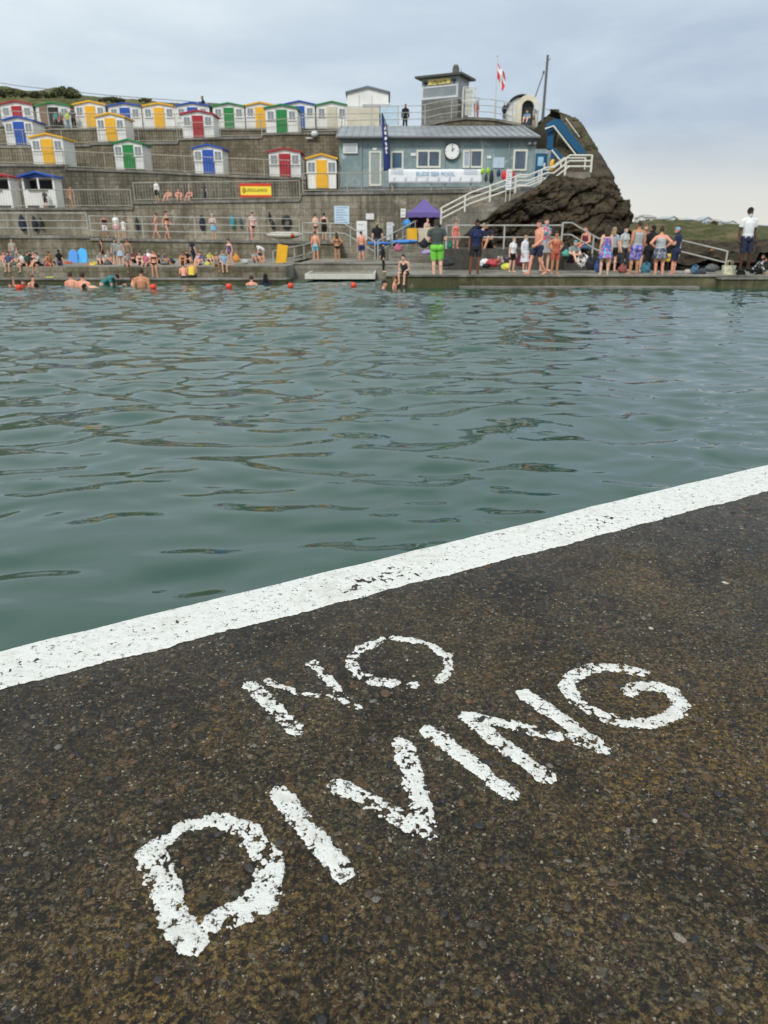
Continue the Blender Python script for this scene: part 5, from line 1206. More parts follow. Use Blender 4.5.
# ================================================================== people
def body_joints(pose, fem=False):
    sh, hp = (.165, .105) if fem else (.195, .09)
    J = dict(pel=(0, 0, .93), chest=(0, .0, 1.28), neck=(0, .01, 1.46), head=(0, -.01, 1.62))
    for s, n in ((-1, 'R'), (1, 'L')):
        J.update({'hip'+n: (s*hp, 0, .90), 'knee'+n: (s*(hp+.01), -.01, .49), 'ank'+n: (s*(hp+.015), .02, .075), 'toe'+n: (s*(hp+.05), -.15, .03),
                  'sho'+n: (s*sh, .01, 1.385), 'elb'+n: (s*(sh+.055), .03, 1.12), 'wri'+n: (s*(sh+.075), -.03, .875), 'fin'+n: (s*(sh+.075), -.06, .79)})
    J['seat'] = 0.0
    def up(**k): J.update(k)
    if pose == 'stand': up(elbL=(sh+.05, .05, 1.12), kneeL=(hp+.03, -.04, .49), ankL=(hp+.05, .0, .075), toeL=(hp+.10, -.16, .03))
    elif pose == 'hips':
        for s, n in ((-1, 'R'), (1, 'L')): up(**{'elb'+n: (s*(sh+.19), .10, 1.18), 'wri'+n: (s*(hp+.07), -.03, 1.02), 'fin'+n: (s*(hp+.02), -.10, .99)})
    elif pose == 'walk':
        up(kneeR=(-hp, -.17, .52), ankR=(-hp, -.22, .09), toeR=(-hp-.02, -.38, .06), kneeL=(hp, .06, .48), ankL=(hp, .30, .12), toeL=(hp, .17, .03),
           elbR=(-sh-.05, .12, 1.14), wriR=(-sh-.05, .14, .90), finR=(-sh-.05, .12, .81), elbL=(sh+.05, -.04, 1.13), wriL=(sh+.02, -.22, .97), finL=(sh, -.30, .95))
    elif pose == 'fold':
        for s, n in ((-1, 'R'), (1, 'L')): up(**{'elb'+n: (s*(sh+.05), -.03, 1.13), 'wri'+n: (s*.05, -.20, 1.19), 'fin'+n: (-s*.05, -.21, 1.21)})
    elif pose == 'lookdown':
        up(head=(0, -.08, 1.60), elbR=(-sh-.06, .0, 1.13), wriR=(-.10, -.25, 1.14), finR=(-.04, -.30, 1.17), elbL=(sh+.06, .0, 1.13), wriL=(.10, -.25, 1.13), finL=(.04, -.31, 1.15))
    elif pose == 'wave':
        up(elbR=(-sh-.18, .0, 1.56), wriR=(-sh-.14, -.06, 1.80), finR=(-sh-.13, -.08, 1.89))
    elif pose in ('sit', 'sitlean', 'sitback'):      # on an edge, seat at z=0, feet hanging in front
        lean = {'sit': -.05, 'sitlean': -.22, 'sitback': .22}[pose]
        for n in ('pel', 'chest', 'neck', 'head'):
            x, y, z = J[n]; J[n] = (x, y+lean*(z-.93)/.53, z-.83)
        for s, n in ((-1, 'R'), (1, 'L')):
            J['hip'+n] = (s*hp, -.02, .09); J['knee'+n] = (s*(hp+.05), -.43, .11); J['ank'+n] = (s*(hp+.03), -.40, -.32); J['toe'+n] = (s*(hp+.06), -.55, -.38)
            J['sho'+n] = (s*sh, lean*.9, .57); 
            if pose == 'sitback': J['elb'+n] = (s*(sh+.08), lean+.20, .33); J['wri'+n] = (s*(sh+.06), lean+.22, .07); J['fin'+n] = (s*(sh+.08), lean+.16, .02)
            else: J['elb'+n] = (s*(sh+.05), lean*.6-.02, .31); J['wri'+n] = (s*(hp+.06), -.27, .22); J['fin'+n] = (s*(hp+.04), -.36, .19)
    elif pose == 'ground':      # sitting on the ground, knees up
        for n in ('pel', 'chest', 'neck', 'head'):
            x, y, z = J[n]; J[n] = (x, y-.14*(z-.93)/.53, z-.83)
        for s, n in ((-1, 'R'), (1, 'L')):
            J['hip'+n] = (s*hp, -.02, .10); J['knee'+n] = (s*(hp+.06), -.36, .42); J['ank'+n] = (s*(hp+.04), -.58, .08); J['toe'+n] = (s*(hp+.06), -.74, .03)
            J['sho'+n] = (s*sh, -.12, .57); J['elb'+n] = (s*(sh+.06), -.26, .36); J['wri'+n] = (s*.07, -.46, .33); J['fin'+n] = (-s*.02, -.50, .32)
    elif pose == 'crouch':
        for n in ('pel', 'chest', 'neck', 'head'):
            x, y, z = J[n]; J[n] = (x, y-.42*(z-.93)/.53+.05, (z-.93)*.82+.34)
        for s, n in ((-1, 'R'), (1, 'L')):
            J['hip'+n] = (s*hp, .05, .32); J['knee'+n] = (s*(hp+.09), -.32, .44); J['ank'+n] = (s*(hp+.05), -.10, .08); J['toe'+n] = (s*(hp+.09), -.27, .03)
            J['sho'+n] = (s*sh, -.30, .72); J['elb'+n] = (s*(sh+.05), -.42, .48); J['wri'+n] = (s*(sh-.02), -.55, .28); J['fin'+n] = (s*(sh-.04), -.60, .2)
    elif pose == 'bend':
        J.update(chest=(0, -.26, 1.12), neck=(0, -.42, 1.18), head=(0, -.57, 1.18))
        for s, n in ((-1, 'R'), (1, 'L')):
            J['sho'+n] = (s*sh, -.38, 1.12); J['elb'+n] = (s*(sh+.03), -.44, .84); J['wri'+n] = (s*(sh-.03), -.52, .60); J['fin'+n] = (s*(sh-.05), -.55, .51)
    return J
SEGS = {'torso': ('pel', 'neck'), 'headb': ('neck', 'head')}
def build_body(pose, fem, wide):
    J = {k: (Vector(v) if not isinstance(v, float) else v) for k, v in body_joints(pose, fem).items()}
    mb = MB(); W = wide
    tq = (J['neck']-J['pel']).normalized(); side = Vector((1, 0, 0)); fwd = tq.cross(side)  # fwd points to -y
    def torso():
        st = [(0.0, .155*W+(.012 if fem else 0), .115*W), (.10, .165*W+(.015 if fem else 0), .125*W), (.32, .128*W+.01*(not fem), .098*W), (.55, .150*W, .112*W), (.78, .168*W-(.015 if fem else 0), .112*W), (.92, .115*W, .085), (1.0, .06, .06)]
        L = (J['neck']-J['pel']).length+.08; p0 = J['pel']-tq*.08; n = 20; b = len(mb.v)
        bend = [J['pel']-tq*.08, J['pel'], J['chest'], J['neck']]
        for i, (t_, a, d) in enumerate(st):
            lin = p0+tq*L*t_; q = lin+(J['chest']-(J['pel']+(J['neck']-J['pel'])*.66))*math.sin(math.pi*min(1, t_))*.8
            for k in range(n): w_ = 2*math.pi*k/n; mb.v.append(tuple(q+side*math.cos(w_)*a+fwd*math.sin(w_)*d))
        m = len(st)
        for i in range(m-1):
            for k in range(n): k2 = (k+1) % n; mb.f.append((b+i*n+k, b+i*n+k2, b+(i+1)*n+k2, b+(i+1)*n+k))
        mb.f.append(tuple(b+k for k in reversed(range(n)))); mb.f.append(tuple(b+(m-1)*n+k for k in range(n)))
    torso()
    fd = Vector((0, -1, 0)) if abs(fwd.y) < .1 else fwd*(1 if fwd.y < 0 else -1)
    for s in (-1, 1):
        mb.ell(J['pel']+Vector((s*.075, .07, -.05)), (.085*W, .075*W, .09))
        if fem: mb.ell(J['pel'].lerp(J['neck'], .62)+Vector((s*.075, 0, 0))+fd*.085*W, (.068, .06, .065))
    if wide > 1.13: mb.ell(J['pel'].lerp(J['neck'], .28)+fd*.05, (.15*W, .12*W, .16))
    def limb(ps, rs_):
        for (a, b, ra, rb) in zip(ps[:-1], ps[1:], rs_[:-1], rs_[1:]):
            mid = a.lerp(b, .35); mb.tube([a, mid, b], [ra, (ra*.72+rb*.28)*1.06, rb], 12); mb.ell(b, (rb, rb, rb), 10, 6)
        mb.ell(ps[0], (rs_[0],)*3, 10, 6)
    for n, s in (('R', -1), ('L', 1)):
        limb([J['hip'+n], J['knee'+n], J['ank'+n]], [.083*W, .054*W, .038])
        cal = J['knee'+n].lerp(J['ank'+n], .28); mb.ell(cal+Vector((0, .018, 0)), (.05*W, .052*W, .10))
        heel = J['ank'+n]+Vector((0, .03, -.035)); mb.tube([heel, J['ank'+n].lerp(J['toe'+n], .45)+Vector((0, 0, -.01)), J['toe'+n]], [.036, .042, .026], 10); mb.ell(J['toe'+n], (.04, .04, .022))
        limb([J['sho'+n], J['elb'+n], J['wri'+n]], [.054*W, .042*W, .030])
        mb.ell(J['sho'+n]+tq*-.005, (.056*W, .056*W, .056)); mb.tube([J['neck']-tq*.012, J['neck'].lerp(J['sho'+n], .5)-tq*.004, J['sho'+n]], [.052, .056, .052], 12)
        # hand: palm, four fingers, thumb
        d = (J['fin'+n]-J['wri'+n]).normalized(); sd_ = d.cross(Vector((1, 0, 0))); sd_ = sd_.normalized() if sd_.length > .1 else Vector((0, 1, 0)); nr_ = d.cross(sd_)
        pc_ = J['wri'+n]+d*.045; mb.tube([J['wri'+n], pc_, pc_+d*.03], [.026, .034, .03], 10)
        for k, ln in enumerate((.062, .075, .07, .055)):
            o_ = sd_*((k-1.5)*.0215); a = pc_+d*.025+o_; b = a+d*ln*.55+sd_*((k-1.5)*.004); c_ = b+(d*.75+nr_*.45*s)*ln*.5; mb.tube([a, b, c_], [.0105, .010, .0085], 6)
        a = J['wri'+n]+d*.02-sd_*.02; mb.tube([a, a+(d*.6-sd_*.8).normalized()*.035, a+(d*.9-sd_*.5).normalized()*.072], [.013, .0115, .0095], 6)
    hd = J['head']; ht = (hd-J['neck']).normalized()
    mb.tube([J['neck']-ht*.06, J['neck']+ht*.08], [.056, .052], 12)
    M = Matrix.Rotation(0, 3, 'X') if pose != 'bend' else Matrix.Rotation(R(55), 3, 'X')
    def he(off, r): mb.ell(hd+M @ Vector(off), r, 16, 12, M)
    he((0, .012, .03), (.074, .092, .098)); he((0, -.015, -.035), (.058, .072, .075)); he((0, -.098, -.012), (.013, .018, .022)); he((0, -.04, -.085), (.034, .04, .03))
    he((0, -.082, -.048), (.024, .012, .010))
    for s in (-1, 1): he((s*.078, .012, -.005), (.010, .02, .03)); he((s*.03, -.080, .022), (.022, .012, .008))
    raw = mb.mesh('raw'); o = bpy.data.objects.new('raw', raw); C.objects.link(o)
    r = o.modifiers.new('r', 'REMESH'); r.mode = 'VOXEL'; r.voxel_size = .0085; r.use_smooth_shade = True
    q = o.modifiers.new('s', 'SMOOTH'); q.factor = .5; q.iterations = 2
    dq = o.modifiers.new('d', 'DECIMATE'); dq.ratio = .38
    bpy.context.view_layer.update()
    me = bpy.data.meshes.new_from_object(o.evaluated_get(bpy.context.evaluated_depsgraph_get())); bpy.data.objects.remove(o)
    me.name = 'person'; me.materials.clear(); me.polygons.foreach_set('use_smooth', [True]*len(me.polygons))
    # classify vertices to bones
    nv = len(me.vertices); co = np.zeros(nv*3); me.vertices.foreach_get('co', co); co = co.reshape(-1, 3)
    no_ = np.zeros(nv*3); me.vertices.foreach_get('normal', no_); no_ = no_.reshape(-1, 3)
    bones = {'torso': (J['pel']-tq*.08, J['neck'], .15), 'head': (J['neck'].lerp(hd, .45), hd+ht*.06, .08)}
    for n in 'RL': bones.update({'ua'+n: (J['sho'+n], J['elb'+n], .05), 'fa'+n: (J['elb'+n], J['wri'+n], .035), 'ha'+n: (J['wri'+n], J['fin'+n], .03), 'th'+n: (J['hip'+n], J['knee'+n], .08), 'sn'+n: (J['knee'+n], J['ank'+n], .045), 'ft'+n: (J['ank'+n]-Vector((0, 0, .02)), J['toe'+n], .04)})
    names = list(bones); best = np.full(nv, 9.); bi = np.zeros(nv, int); bt = np.zeros(nv)
    for i, nme in enumerate(names):
        a, b, rr_ = bones[nme]; a, b = np.array(a), np.array(b); ab = b-a; t_ = np.clip(((co-a)@ab)/(ab@ab), 0, 1)
        d = np.linalg.norm(co-a-t_[:, None]*ab, axis=1)-rr_; k = d < best; best[k] = d[k]; bi[k] = i; bt[k] = t_[k]
    return dict(me=me, co=co, no=no_, bi=bi, bt=bt, names=names, J=J, hd=hd, M=M, tq=tq, fem=fem, W=W)
GARM = {
 'tee': ({'torso': (.10, 1.01), 'ua': (0, .62)}, .015), 'vest': ({'torso': (.08, .90)}, .014), 'longtop': ({'torso': (.02, 1.01), 'ua': (0, 1), 'fa': (0, .95)}, .02),
 'trunks': ({'torso': (0, .22), 'th': (0, .72)}, .020), 'shorts': ({'torso': (0, .24), 'th': (0, .95)}, .026), 'briefs': ({'torso': (0, .16), 'th': (0, .14)}, .010),
 'bra': ({'torso': (.52, .74)}, .011), 'swimsuit': ({'torso': (0, .82), 'th': (0, .10)}, .011), 'wetsuit': ({'torso': (0, 1), 'ua': (0, 1), 'fa': (0, .9), 'th': (0, 1), 'sn': (0, .92)}, .011),
 'shorty': ({'torso': (0, 1.01), 'ua': (0, .6), 'th': (0, .6)}, .012), 'trousers': ({'torso': (0, .2), 'th': (0, 1), 'sn': (0, .9)}, .022), 'shoes': ({'ft': (0, 1)}, .010)}
_bod = {}; _gar = {}
def body(pose, fem, wide):
    k = (pose, fem, wide)
    if k not in _bod: _bod[k] = build_body(*k)
    return k, _bod[k]
def garment(key, B, g):
    kk = (key, g)
    if kk in _gar: return _gar[kk]
    spec, off = GARM[g]; sel = np.zeros(len(B['co']), bool); bn = np.array(B['names'])[B['bi']]
    for p, (a, b) in spec.items(): sel |= np.array([x.startswith(p) for x in bn]) & (B['bt'] >= a-.001) & (B['bt'] <= b+.001)
    if 'torso' in spec and spec['torso'][1] > .5: pass
    return _mk(kk, B, sel, off+.0, g)
def _mk(kk, B, sel, off, name):
    me = B['me']; V = B['co']+B['no']*off; fs = [tuple(p.vertices) for p in me.polygons if all(sel[i] for i in p.vertices)]
    used = sorted({i for f in fs for i in f}); mp_ = {j: i for i, j in enumerate(used)}
    m = npmesh(name, V[used] if used else np.zeros((0, 3)), [tuple(mp_[i] for i in f) for f in fs]); m.polygons.foreach_set('use_smooth', [True]*len(m.polygons))
    _gar[kk] = m; return m
def hair(key, B, style):
    kk = (key, 'hair'+style)
    if kk in _gar: return _gar[kk]
    q = (B['co']-np.array(B['hd']))@np.array(B['M']); hs = np.array(B['names'])[B['bi']] == 'head'
    lim = -.02 if style == 'short' else -.07
    sel = hs & ((q[:, 2] > .05) | ((q[:, 1] > -.01) & (q[:, 2] > lim)) | ((q[:, 2] > .035) & (q[:, 1] > -.05))) & ~((np.abs(q[:, 0]) > .079) & (q[:, 2] < .02))
    if style == 'cap': sel = hs & (q[:, 2] > .035)
    m = _mk(kk, B, sel, .014 if style != 'long' else .020, 'hair')
    if style == 'long':
        mb = MB(); M = B['M'].to_4x4(); hd = B['hd']; f = lambda x, y, z: hd+B['M'] @ Vector((x, y, z))
        mb.v = [tuple(v.co) for v in m.vertices]; mb.f = [tuple(p.vertices) for p in m.polygons]
        for x in (-.045, 0, .045): mb.tube([f(x*.8, .06, .03), f(x*1.3, .085, -.08), f(x*1.5, .095, -.18), f(x*1.1, .095, -.27)], [.04, .05, .045, .018], 8)
        m = mb.mesh('hair'); m.polygons.foreach_set('use_smooth', [True]*len(m.polygons)); _gar[kk] = m
    if style == 'bun':
        mb = MB(); mb.v = [tuple(v.co) for v in m.vertices]; mb.f = [tuple(p.vertices) for p in m.polygons]; mb.ell(B['hd']+B['M'] @ Vector((0, .06, .135)), (.04, .04, .035))
        m = mb.mesh('hair'); m.polygons.foreach_set('use_smooth', [True]*len(m.polygons)); _gar[kk] = m
    return m
def skirt(key, B, ln):
    kk = (key, 'skirt%.2f' % ln)
    if kk in _gar: return _gar[kk]
    J = B['J']; p = J['pel']; mb = MB(); n = 40; m = 7; W = B['W']
    for j in range(m+1):
        t_ = j/m; z = .06-ln*t_; a = (.165+.075*t_)*W; d = (.14+.07*t_)*W
        for k in range(n):
            w_ = 2*math.pi*k/n; r = 1+.05*t_*math.sin(w_*9)+.02*t_*math.sin(w_*5+1); mb.v.append((p.x+math.cos(w_)*a*r, p.y+.015+math.sin(w_)*d*r, p.z+z))
    for j in range(m):
        for k in range(n): k2 = (k+1) % n; mb.f.append((j*n+k, (j+1)*n+k, (j+1)*n+k2, j*n+k2))
    me = mb.mesh('skirt'); me.polygons.foreach_set('use_smooth', [True]*len(me.polygons)); _gar[kk] = me; return me
_sk = {}
def skin(k):
    if k in _sk: return _sk[k]
    c = {'pale': srgb(226, 178, 152), 'pink': srgb(228, 160, 134), 'tan': srgb(196, 138, 104), 'brown': srgb(120, 78, 56), 'dark': srgb(84, 56, 44)}[k]
    t = NT('skin_'+k); v = t.coord(); m = t.bsdf(t.mix(t.noise(v, 9, 3), tuple(x*.86 for x in c), tuple(min(1, x*1.1) for x in c)), .5, .35); _sk[k] = m; return m
HAIRC = {'black': (.018, .015, .013), 'brown': (.07, .045, .028), 'blond': (.36, .26, .13), 'grey': (.28, .27, .25), 'ginger': (.22, .09, .03)}
_cl = {}
def cloth(c):
    """c: rgb tuple, or ('floral', rgb, rgb)"""
    if c in _cl: return _cl[c]
    t = NT('fabric'); v = t.coord(); n = t.noise(v, 14, 3); k0 = c; mu = lambda q: tuple(x*.82+.18*sum(q)/3 for x in q); c = ('floral',)+tuple(mu(q) for q in c[1:4]) if c[0] == 'floral' else mu(c)
    if c[0] == 'floral':
        a, b, d = c[1:4]; vo = t.vor(v, 13); wn = t.n('ShaderNodeTexWhiteNoise'); wn.noise_dimensions = '3D'; t.l(vo.outputs['Position'], wn.inputs['Vector'])
        cc = t.ramp(wn.outputs['Value'], [(0., a), (.38, b), (.7, d)], 'CONSTANT')
    else: cc = t.mix(n, tuple(x*.8 for x in c), tuple(min(1, x*1.08) for x in c))
    _cl[k0] = t.bsdf(cc, .8, .2, bump=n, bstr=.25, bdist=.02); return _cl[k0]
_eye = {}
def eyes(key, B):
    if key in _eye: return _eye[key]
    r = []
    for s in (-1, 1): mb = MB(); mb.ell(B['hd']+B['M'] @ Vector((s*.029, -.082, .008)), (.011, .008, .007), 8, 6); r.append(mb.mesh('eye'))
    _eye[key] = r; return r
PEOPLE_N = [0]
def person(u, vt, vb, label, pose='stand', Y=None, face=0, fem=False, wide=1.0, sk='pale', hr='brown', hs='short', wear=(), z=None, group=None, dip=0.0):
    """vt: photo row of the top of the head, vb: row of the feet or seat; wear: (garment, colour) pairs. dip: part of the body under water in m"""
    key, B = body(pose, fem, wide); co = B['co']; top = co[:, 2].max()+.012
    z = ZV(vb, Y) if z is None else z
    H_ = ZV(vt, Y)-z; s = (H_+dip*0)/(top-dip)
    s = max(.55, min(1.12, s))
    o = bpy.data.objects.new('person', B['me']); C.objects.link(o)
    if not B['me'].materials: B['me'].materials.append(skin('pale'))
    o.material_slots[0].link = 'OBJECT'; o.material_slots[0].material = skin(sk)
    o.location = (XU(u, Y, z+.8), Y, z-dip*s); _q = math.sin(u*12.9)*43758.5; _q -= math.floor(_q); o.rotation_euler = (R((_q-.5)*6) if pose != 'bend' else 0, R((_q*7 % 1-.5)*5), R(face+(_q*13 % 1-.5)*24)); o.scale = (s*(.94+.14*(_q*5 % 1)), s*(.95+.12*(_q*3 % 1)), s)
    tag(o, label, 'person', group); PEOPLE_N[0] += 1
    def ch(me, name, m):
        if len(me.vertices) == 0: return
        q = bpy.data.objects.new(name, me); C.objects.link(q); q.parent = o
        if not me.materials: me.materials.append(m)
        q.material_slots[0].link = 'OBJECT'; q.material_slots[0].material = m
    if hs != 'none': ch(hair(key, B, hs), 'cap' if hs == 'cap' else 'hair', cloth(HAIRC[hr] if isinstance(hr, str) else hr))
    for e in eyes(key, B): ch(e, 'eye', M_DARK)
    for g, c in wear:
        if g == 'skirt': ch(skirt(key, B, .36), 'skirt', cloth(c))
        elif g == 'robe': ch(garment(key, B, 'longtop'), 'robe_top', cloth(c)); ch(skirt(key, B, .5), 'robe_skirt', cloth(c))
        elif g == 'miniskirt': ch(skirt(key, B, .22), 'skirt', cloth(c))
        else: ch(garment(key, B, g), g, cloth(c))
    return o
WHT = (.78, .78, .78); BLK = (.02, .02, .022); NVY = (.025, .035, .09); RED_ = srgb(190, 50, 50)
W_ = lambda *a: a
PP = person
# --- right hand deck
dk = 26.2
PP(438, 219, 277.3, 'person in a dark top and bright green shorts standing with back turned', 'lookdown', 26, 170, wide=1.12, hr='brown', wear=(('tee', (.07, .09, .08)), ('shorts', srgb(120, 215, 50))))
PP(474, 219.5, 276.5, 'person in navy t-shirt and dark shorts standing at the edge', 'stand', 26, 25, fem=True, sk='brown', hr='black', hs='bun', wear=(('tee', (.02, .03, .10)), ('trunks', (.03, .03, .04)), ('shoes', BLK)))
PP(537.5, 219.5, 275.5, 'bare chested person in navy trunks walking left on the deck', 'walk', 26.3, -60, sk='pink', wear=(('trunks', (.03, .04, .09)), ))
PP(545, 217.5, 272, 'person in teal and pink top with grey skirt standing behind the bare chested walker', 'stand', 28, 30, fem=True, hr='brown', hs='bun', wear=(('tee', ('floral', srgb(90, 150, 170), srgb(210, 80, 110), srgb(200, 160, 150))), ('skirt', (.35, .36, .36))))
PP(556, 231, 274.5, 'person in an orange swimsuit with hands on hips', 'hips', 26.8, 10, sk='tan', fem=True, wide=1.05, hr='brown', hs='bun', wear=(('swimsuit', srgb(206, 100, 70)), ('trunks', srgb(196, 92, 66))))
PP(512, 237, 272.5, 'child in white top and black shorts standing left of the white robe', 'stand', 27.6, 20, fem=True, hr='blond', wear=(('tee', WHT), ('trunks', BLK)))
PP(526, 235, 272, 'child wrapped in a white robe on the deck', 'stand', 27.6, 60, hr='blond', wear=(('robe', (.76, .76, .82)), ('shoes', WHT)))
PP(455.5, 220.5, 249.5, 'person in a coral red swimsuit standing on the bank left of the navy shirt', 'stand', 31.5, 10, fem=True, sk='pink', z=.8, wear=(('swimsuit', srgb(220, 110, 100)), ('skirt', srgb(214, 104, 96))))
PP(480.5, 223, 247, 'person in white t-shirt sitting on the bank right of the navy shirt', 'ground', 33, 20, sk='tan', z=.8, hr='blond', wear=(('tee', WHT), ('trunks', NVY)))
PP(489, 222, 249, 'person in dark clothes with bare legs sitting on the bank wall', 'ground', 32, -30, sk='tan', z=.8, wear=(('tee', (.03, .03, .05)), ('trunks', BLK)))
PP(606.5, 226, 275.5, 'person with brown hair in a blue and pink flowered swim skirt', 'stand', 26, 175, fem=True, wide=1.15, sk='pale', hr='brown', hs='long', wear=(('swimsuit', ('floral', srgb(80, 100, 190), srgb(190, 90, 160), srgb(120, 170, 215))), ('skirt', ('floral', srgb(80, 100, 190), srgb(200, 90, 160), srgb(110, 190, 215)))))
PP(614, 227, 272, 'blond person half hidden behind the flowered swim skirt', 'stand', 27.6, 150, fem=True, hr='blond', hs='long', wear=(('tee', (.35, .42, .5)), ('trunks', BLK)))
PP(636, 220.5, 275.5, 'person in a grey vest and purple patterned shorts seen from behind', 'stand', 26, 185, wide=1.2, sk='tan', hr='brown', wear=(('vest', (.42, .43, .46)), ('shorts', ('floral', srgb(110, 110, 200), srgb(180, 150, 220), srgb(70, 90, 180)))))
PP(661.5, 226.5, 275.5, 'person with bare shoulders in a dark patterned skirt, hands on hips', 'hips', 26, 170, fem=True, wide=1.15, sk='pink', hr='brown', hs='bun', wear=(('bra', (.6, .62, .62)), ('swimsuit', (.5, .52, .53)), ('skirt', ('floral', (.05, .06, .10), (.12, .14, .2), (.3, .32, .36)))))
PP(675, 227, 275.5, 'person in navy t-shirt with a light blue cap facing left', 'lookdown', 26.6, 240, hs='cap', hr=(.25, .38, .62), sk='pink', wear=(('tee', NVY), ('shorts', NVY)))
PP(666.5, 236, 275, 'person in black and yellow wetsuit behind the dark patterned skirt', 'stand', 28.2, 160, sk='pink', wear=(('wetsuit', BLK), ('vest', BLK), ('trunks', srgb(235, 190, 40))))
PP(650, 225, 274, 'person in black clothes standing between the grey vest and the patterned skirt', 'fold', 28, 200, sk='tan', hr='black', wear=(('longtop', BLK), ('trousers', BLK)))
PP(626, 226, 272, 'person in pale grey top behind the grey vest', 'stand', 28.4, 20, fem=True, hr='black', hs='long', wear=(('tee', (.5, .5, .48)), ('trousers', (.05, .06, .06))))
PP(645, 224, 272, 'person with ginger hair looking over the grey vest shoulder', 'stand', 29, 5, hr='ginger', wear=(('tee', (.45, .15, .12)), ('trunks', BLK)))
PP(587.5, 225.5, 248, 'child in maroon top and blue shorts sitting on the sloping bank', 'sit', 31.5, -70, hr='brown', sk='pink', z=.75, wear=(('vest', (.16, .03, .05)), ('shorts', (.09, .16, .30))))
PP(747.5, 207, 271.5, 'person in a plain white t-shirt and navy shorts standing on the right', 'stand', 23.5+1.4, 5, sk='dark', wide=1.05, hr='black', wear=(('tee', (.82, .82, .82)), ('shorts', (.03, .035, .08)), ('shoes', BLK)))
PP(707, 246.5, 268, 'bare chested person sitting on the rocks behind the descending railing', 'ground', 31.5, 60, sk='tan', hr='black', wear=(('trunks', (.05, .06, .07)), ))
PP(757, 257, 277, 'crouching person in black and white clothes beside the white shirt', 'crouch', 26, 60, sk='tan', hr='black', wear=(('longtop', ('floral', (.02, .02, .02), (.6, .6, .6), (.02, .02, .02))), ('trousers', BLK)))
PP(765, 254, 275, 'person sitting at the right edge in black clothes', 'ground', 26.6, -20, sk='tan', hr='black', wear=(('longtop', BLK), ('trousers', BLK)))
PP(573, 240, 262, 'small child with a teal hat behind the orange swimsuit', 'ground', 28, 20, hs='cap', hr=(.1, .35, .33), wear=(('tee', (.25, .3, .32)), ('trunks', BLK)))
# --- jetty and middle
PP(316, 231, 263, 'bare chested child in light blue trunks on the jetty', 'stand', 36, 180, sk='pink', hr='brown', z=.2, wear=(('trunks', srgb(120, 190, 210)), ))
PP(337.5, 232.5, 263, 'person in black bikini with raised elbow on the jetty', 'hips', 36, 190, fem=True, sk='tan', hr='brown', hs='long', z=.2, wear=(('bra', BLK), ('briefs', BLK)))
PP(362, 231, 262.5, 'bare chested boy in navy trunks on the jetty', 'stand', 36, 180, sk='pink', hr='brown', z=.2, wear=(('trunks', (.03, .05, .18)), ))
PP(383.5, 243, 274.5, 'thin person in full black wetsuit at the end of the jetty', 'stand', 28.5, 95, sk='pale', hr='black', z=.0, wear=(('wetsuit', BLK), ))
PP(405.5, 254.5, 275.5, 'person sitting on the deck edge with feet over the water in dark swimwear', 'sitlean', 25.1, -35, sk='pale', hr='black', z=.04, wear=(('vest', (.04, .05, .06)), ('trunks', BLK)))
PP(378, 222, 243, 'person in black t-shirt standing behind the notice posts', 'stand', 40.8, 200, hr='blond', wear=(('tee', BLK), ('trousers', (.1, .1, .12))), z=.2)
PP(391.5, 223.5, 245, 'person in white helmet behind the steps handrail', 'fold', 41.9, 150, hs='cap', hr=(.75, .75, .75), wear=(('tee', (.1, .1, .1)), ('trousers', BLK)), z=.2)
PP(316, 213.5, 240, 'pale topped person leaning at the lower promenade rail above the jetty', 'stand', 42.5, 180, fem=True, hr='brown', wear=(('bra', WHT), ('briefs', (.1, .1, .12))))
PP(324, 213, 240, 'person in black top on the lower promenade above the jetty', 'fold', 42.8, 170, hr='black', wear=(('vest', BLK), ('shorts', BLK)))
PP(416, 218.5, 243, 'person in dark red top inside the purple gazebo, left', 'stand', 43.4, 10, hr='brown', wear=(('tee', (.12, .03, .04)), ('trousers', BLK)), z=.8)
PP(427, 218.5, 246, 'bare armed person under the purple gazebo in a pale vest', 'lookdown', 42.0, 30, fem=True, hr='blond', hs='bun', wear=(('vest', (.5, .42, .36)), ('shorts', (.15, .06, .06))), z=.8)
PP(434, 218.5, 246, 'person in black under the right side of the purple gazebo', 'fold', 42.6, -20, hr='black', wear=(('tee', BLK), ('trousers', BLK)), z=.8)
# --- lower promenade walkers
ZA = lambda u: zat(TA, YA, u)+.035
def prom(u, vt, label, pose='walk', **k): k.setdefault('Y', YA+1.0); return PP(u, vt, 0, label, pose, z=ZA(u), **k)
prom(103.5, 214.5, 'person in dark top and white shorts on the lower promenade, left of the white shirt', 'stand', face=20, sk='tan', hr='black', wear=(('vest', BLK), ('shorts', WHT)))
prom(116, 213.5, 'person in white top and pink skirt on the lower promenade', 'stand', face=-15, fem=True, hr='blond', hs='bun', wear=(('tee', WHT), ('skirt', srgb(210, 150, 160))))
prom(123, 221, 'small child in white standing beside the pink skirt', 'stand', face=-30, hr='brown', wear=(('tee', WHT), ('trunks', WHT)))
prom(155, 213, 'person in pale bikini walking left on the lower promenade', 'walk', face=-80, fem=True, sk='pink', hs='bun', wear=(('bra', (.5, .4, .35)), ('briefs', (.5, .4, .35))))
prom(166, 211, 'person in black bikini walking right on the lower promenade', 'walk', face=60, fem=True, sk='pink', hr='black', hs='bun', wear=(('bra', BLK), ('briefs', BLK)))
prom(251.5, 212, 'person in pale open shirt and black top strolling near the hung wetsuits', 'walk', face=20, fem=True, sk='pink', hr='black', wear=(('tee', srgb(225, 190, 180)), ('briefs', BLK)))
prom(213.5, 213.5, 'person in a light blue hat and towel on the lower promenade', 'fold', face=0, hs='cap', hr=(.42, .55, .66), wear=(('vest', (.4, .5, .6)), ('skirt', srgb(120, 180, 225))))
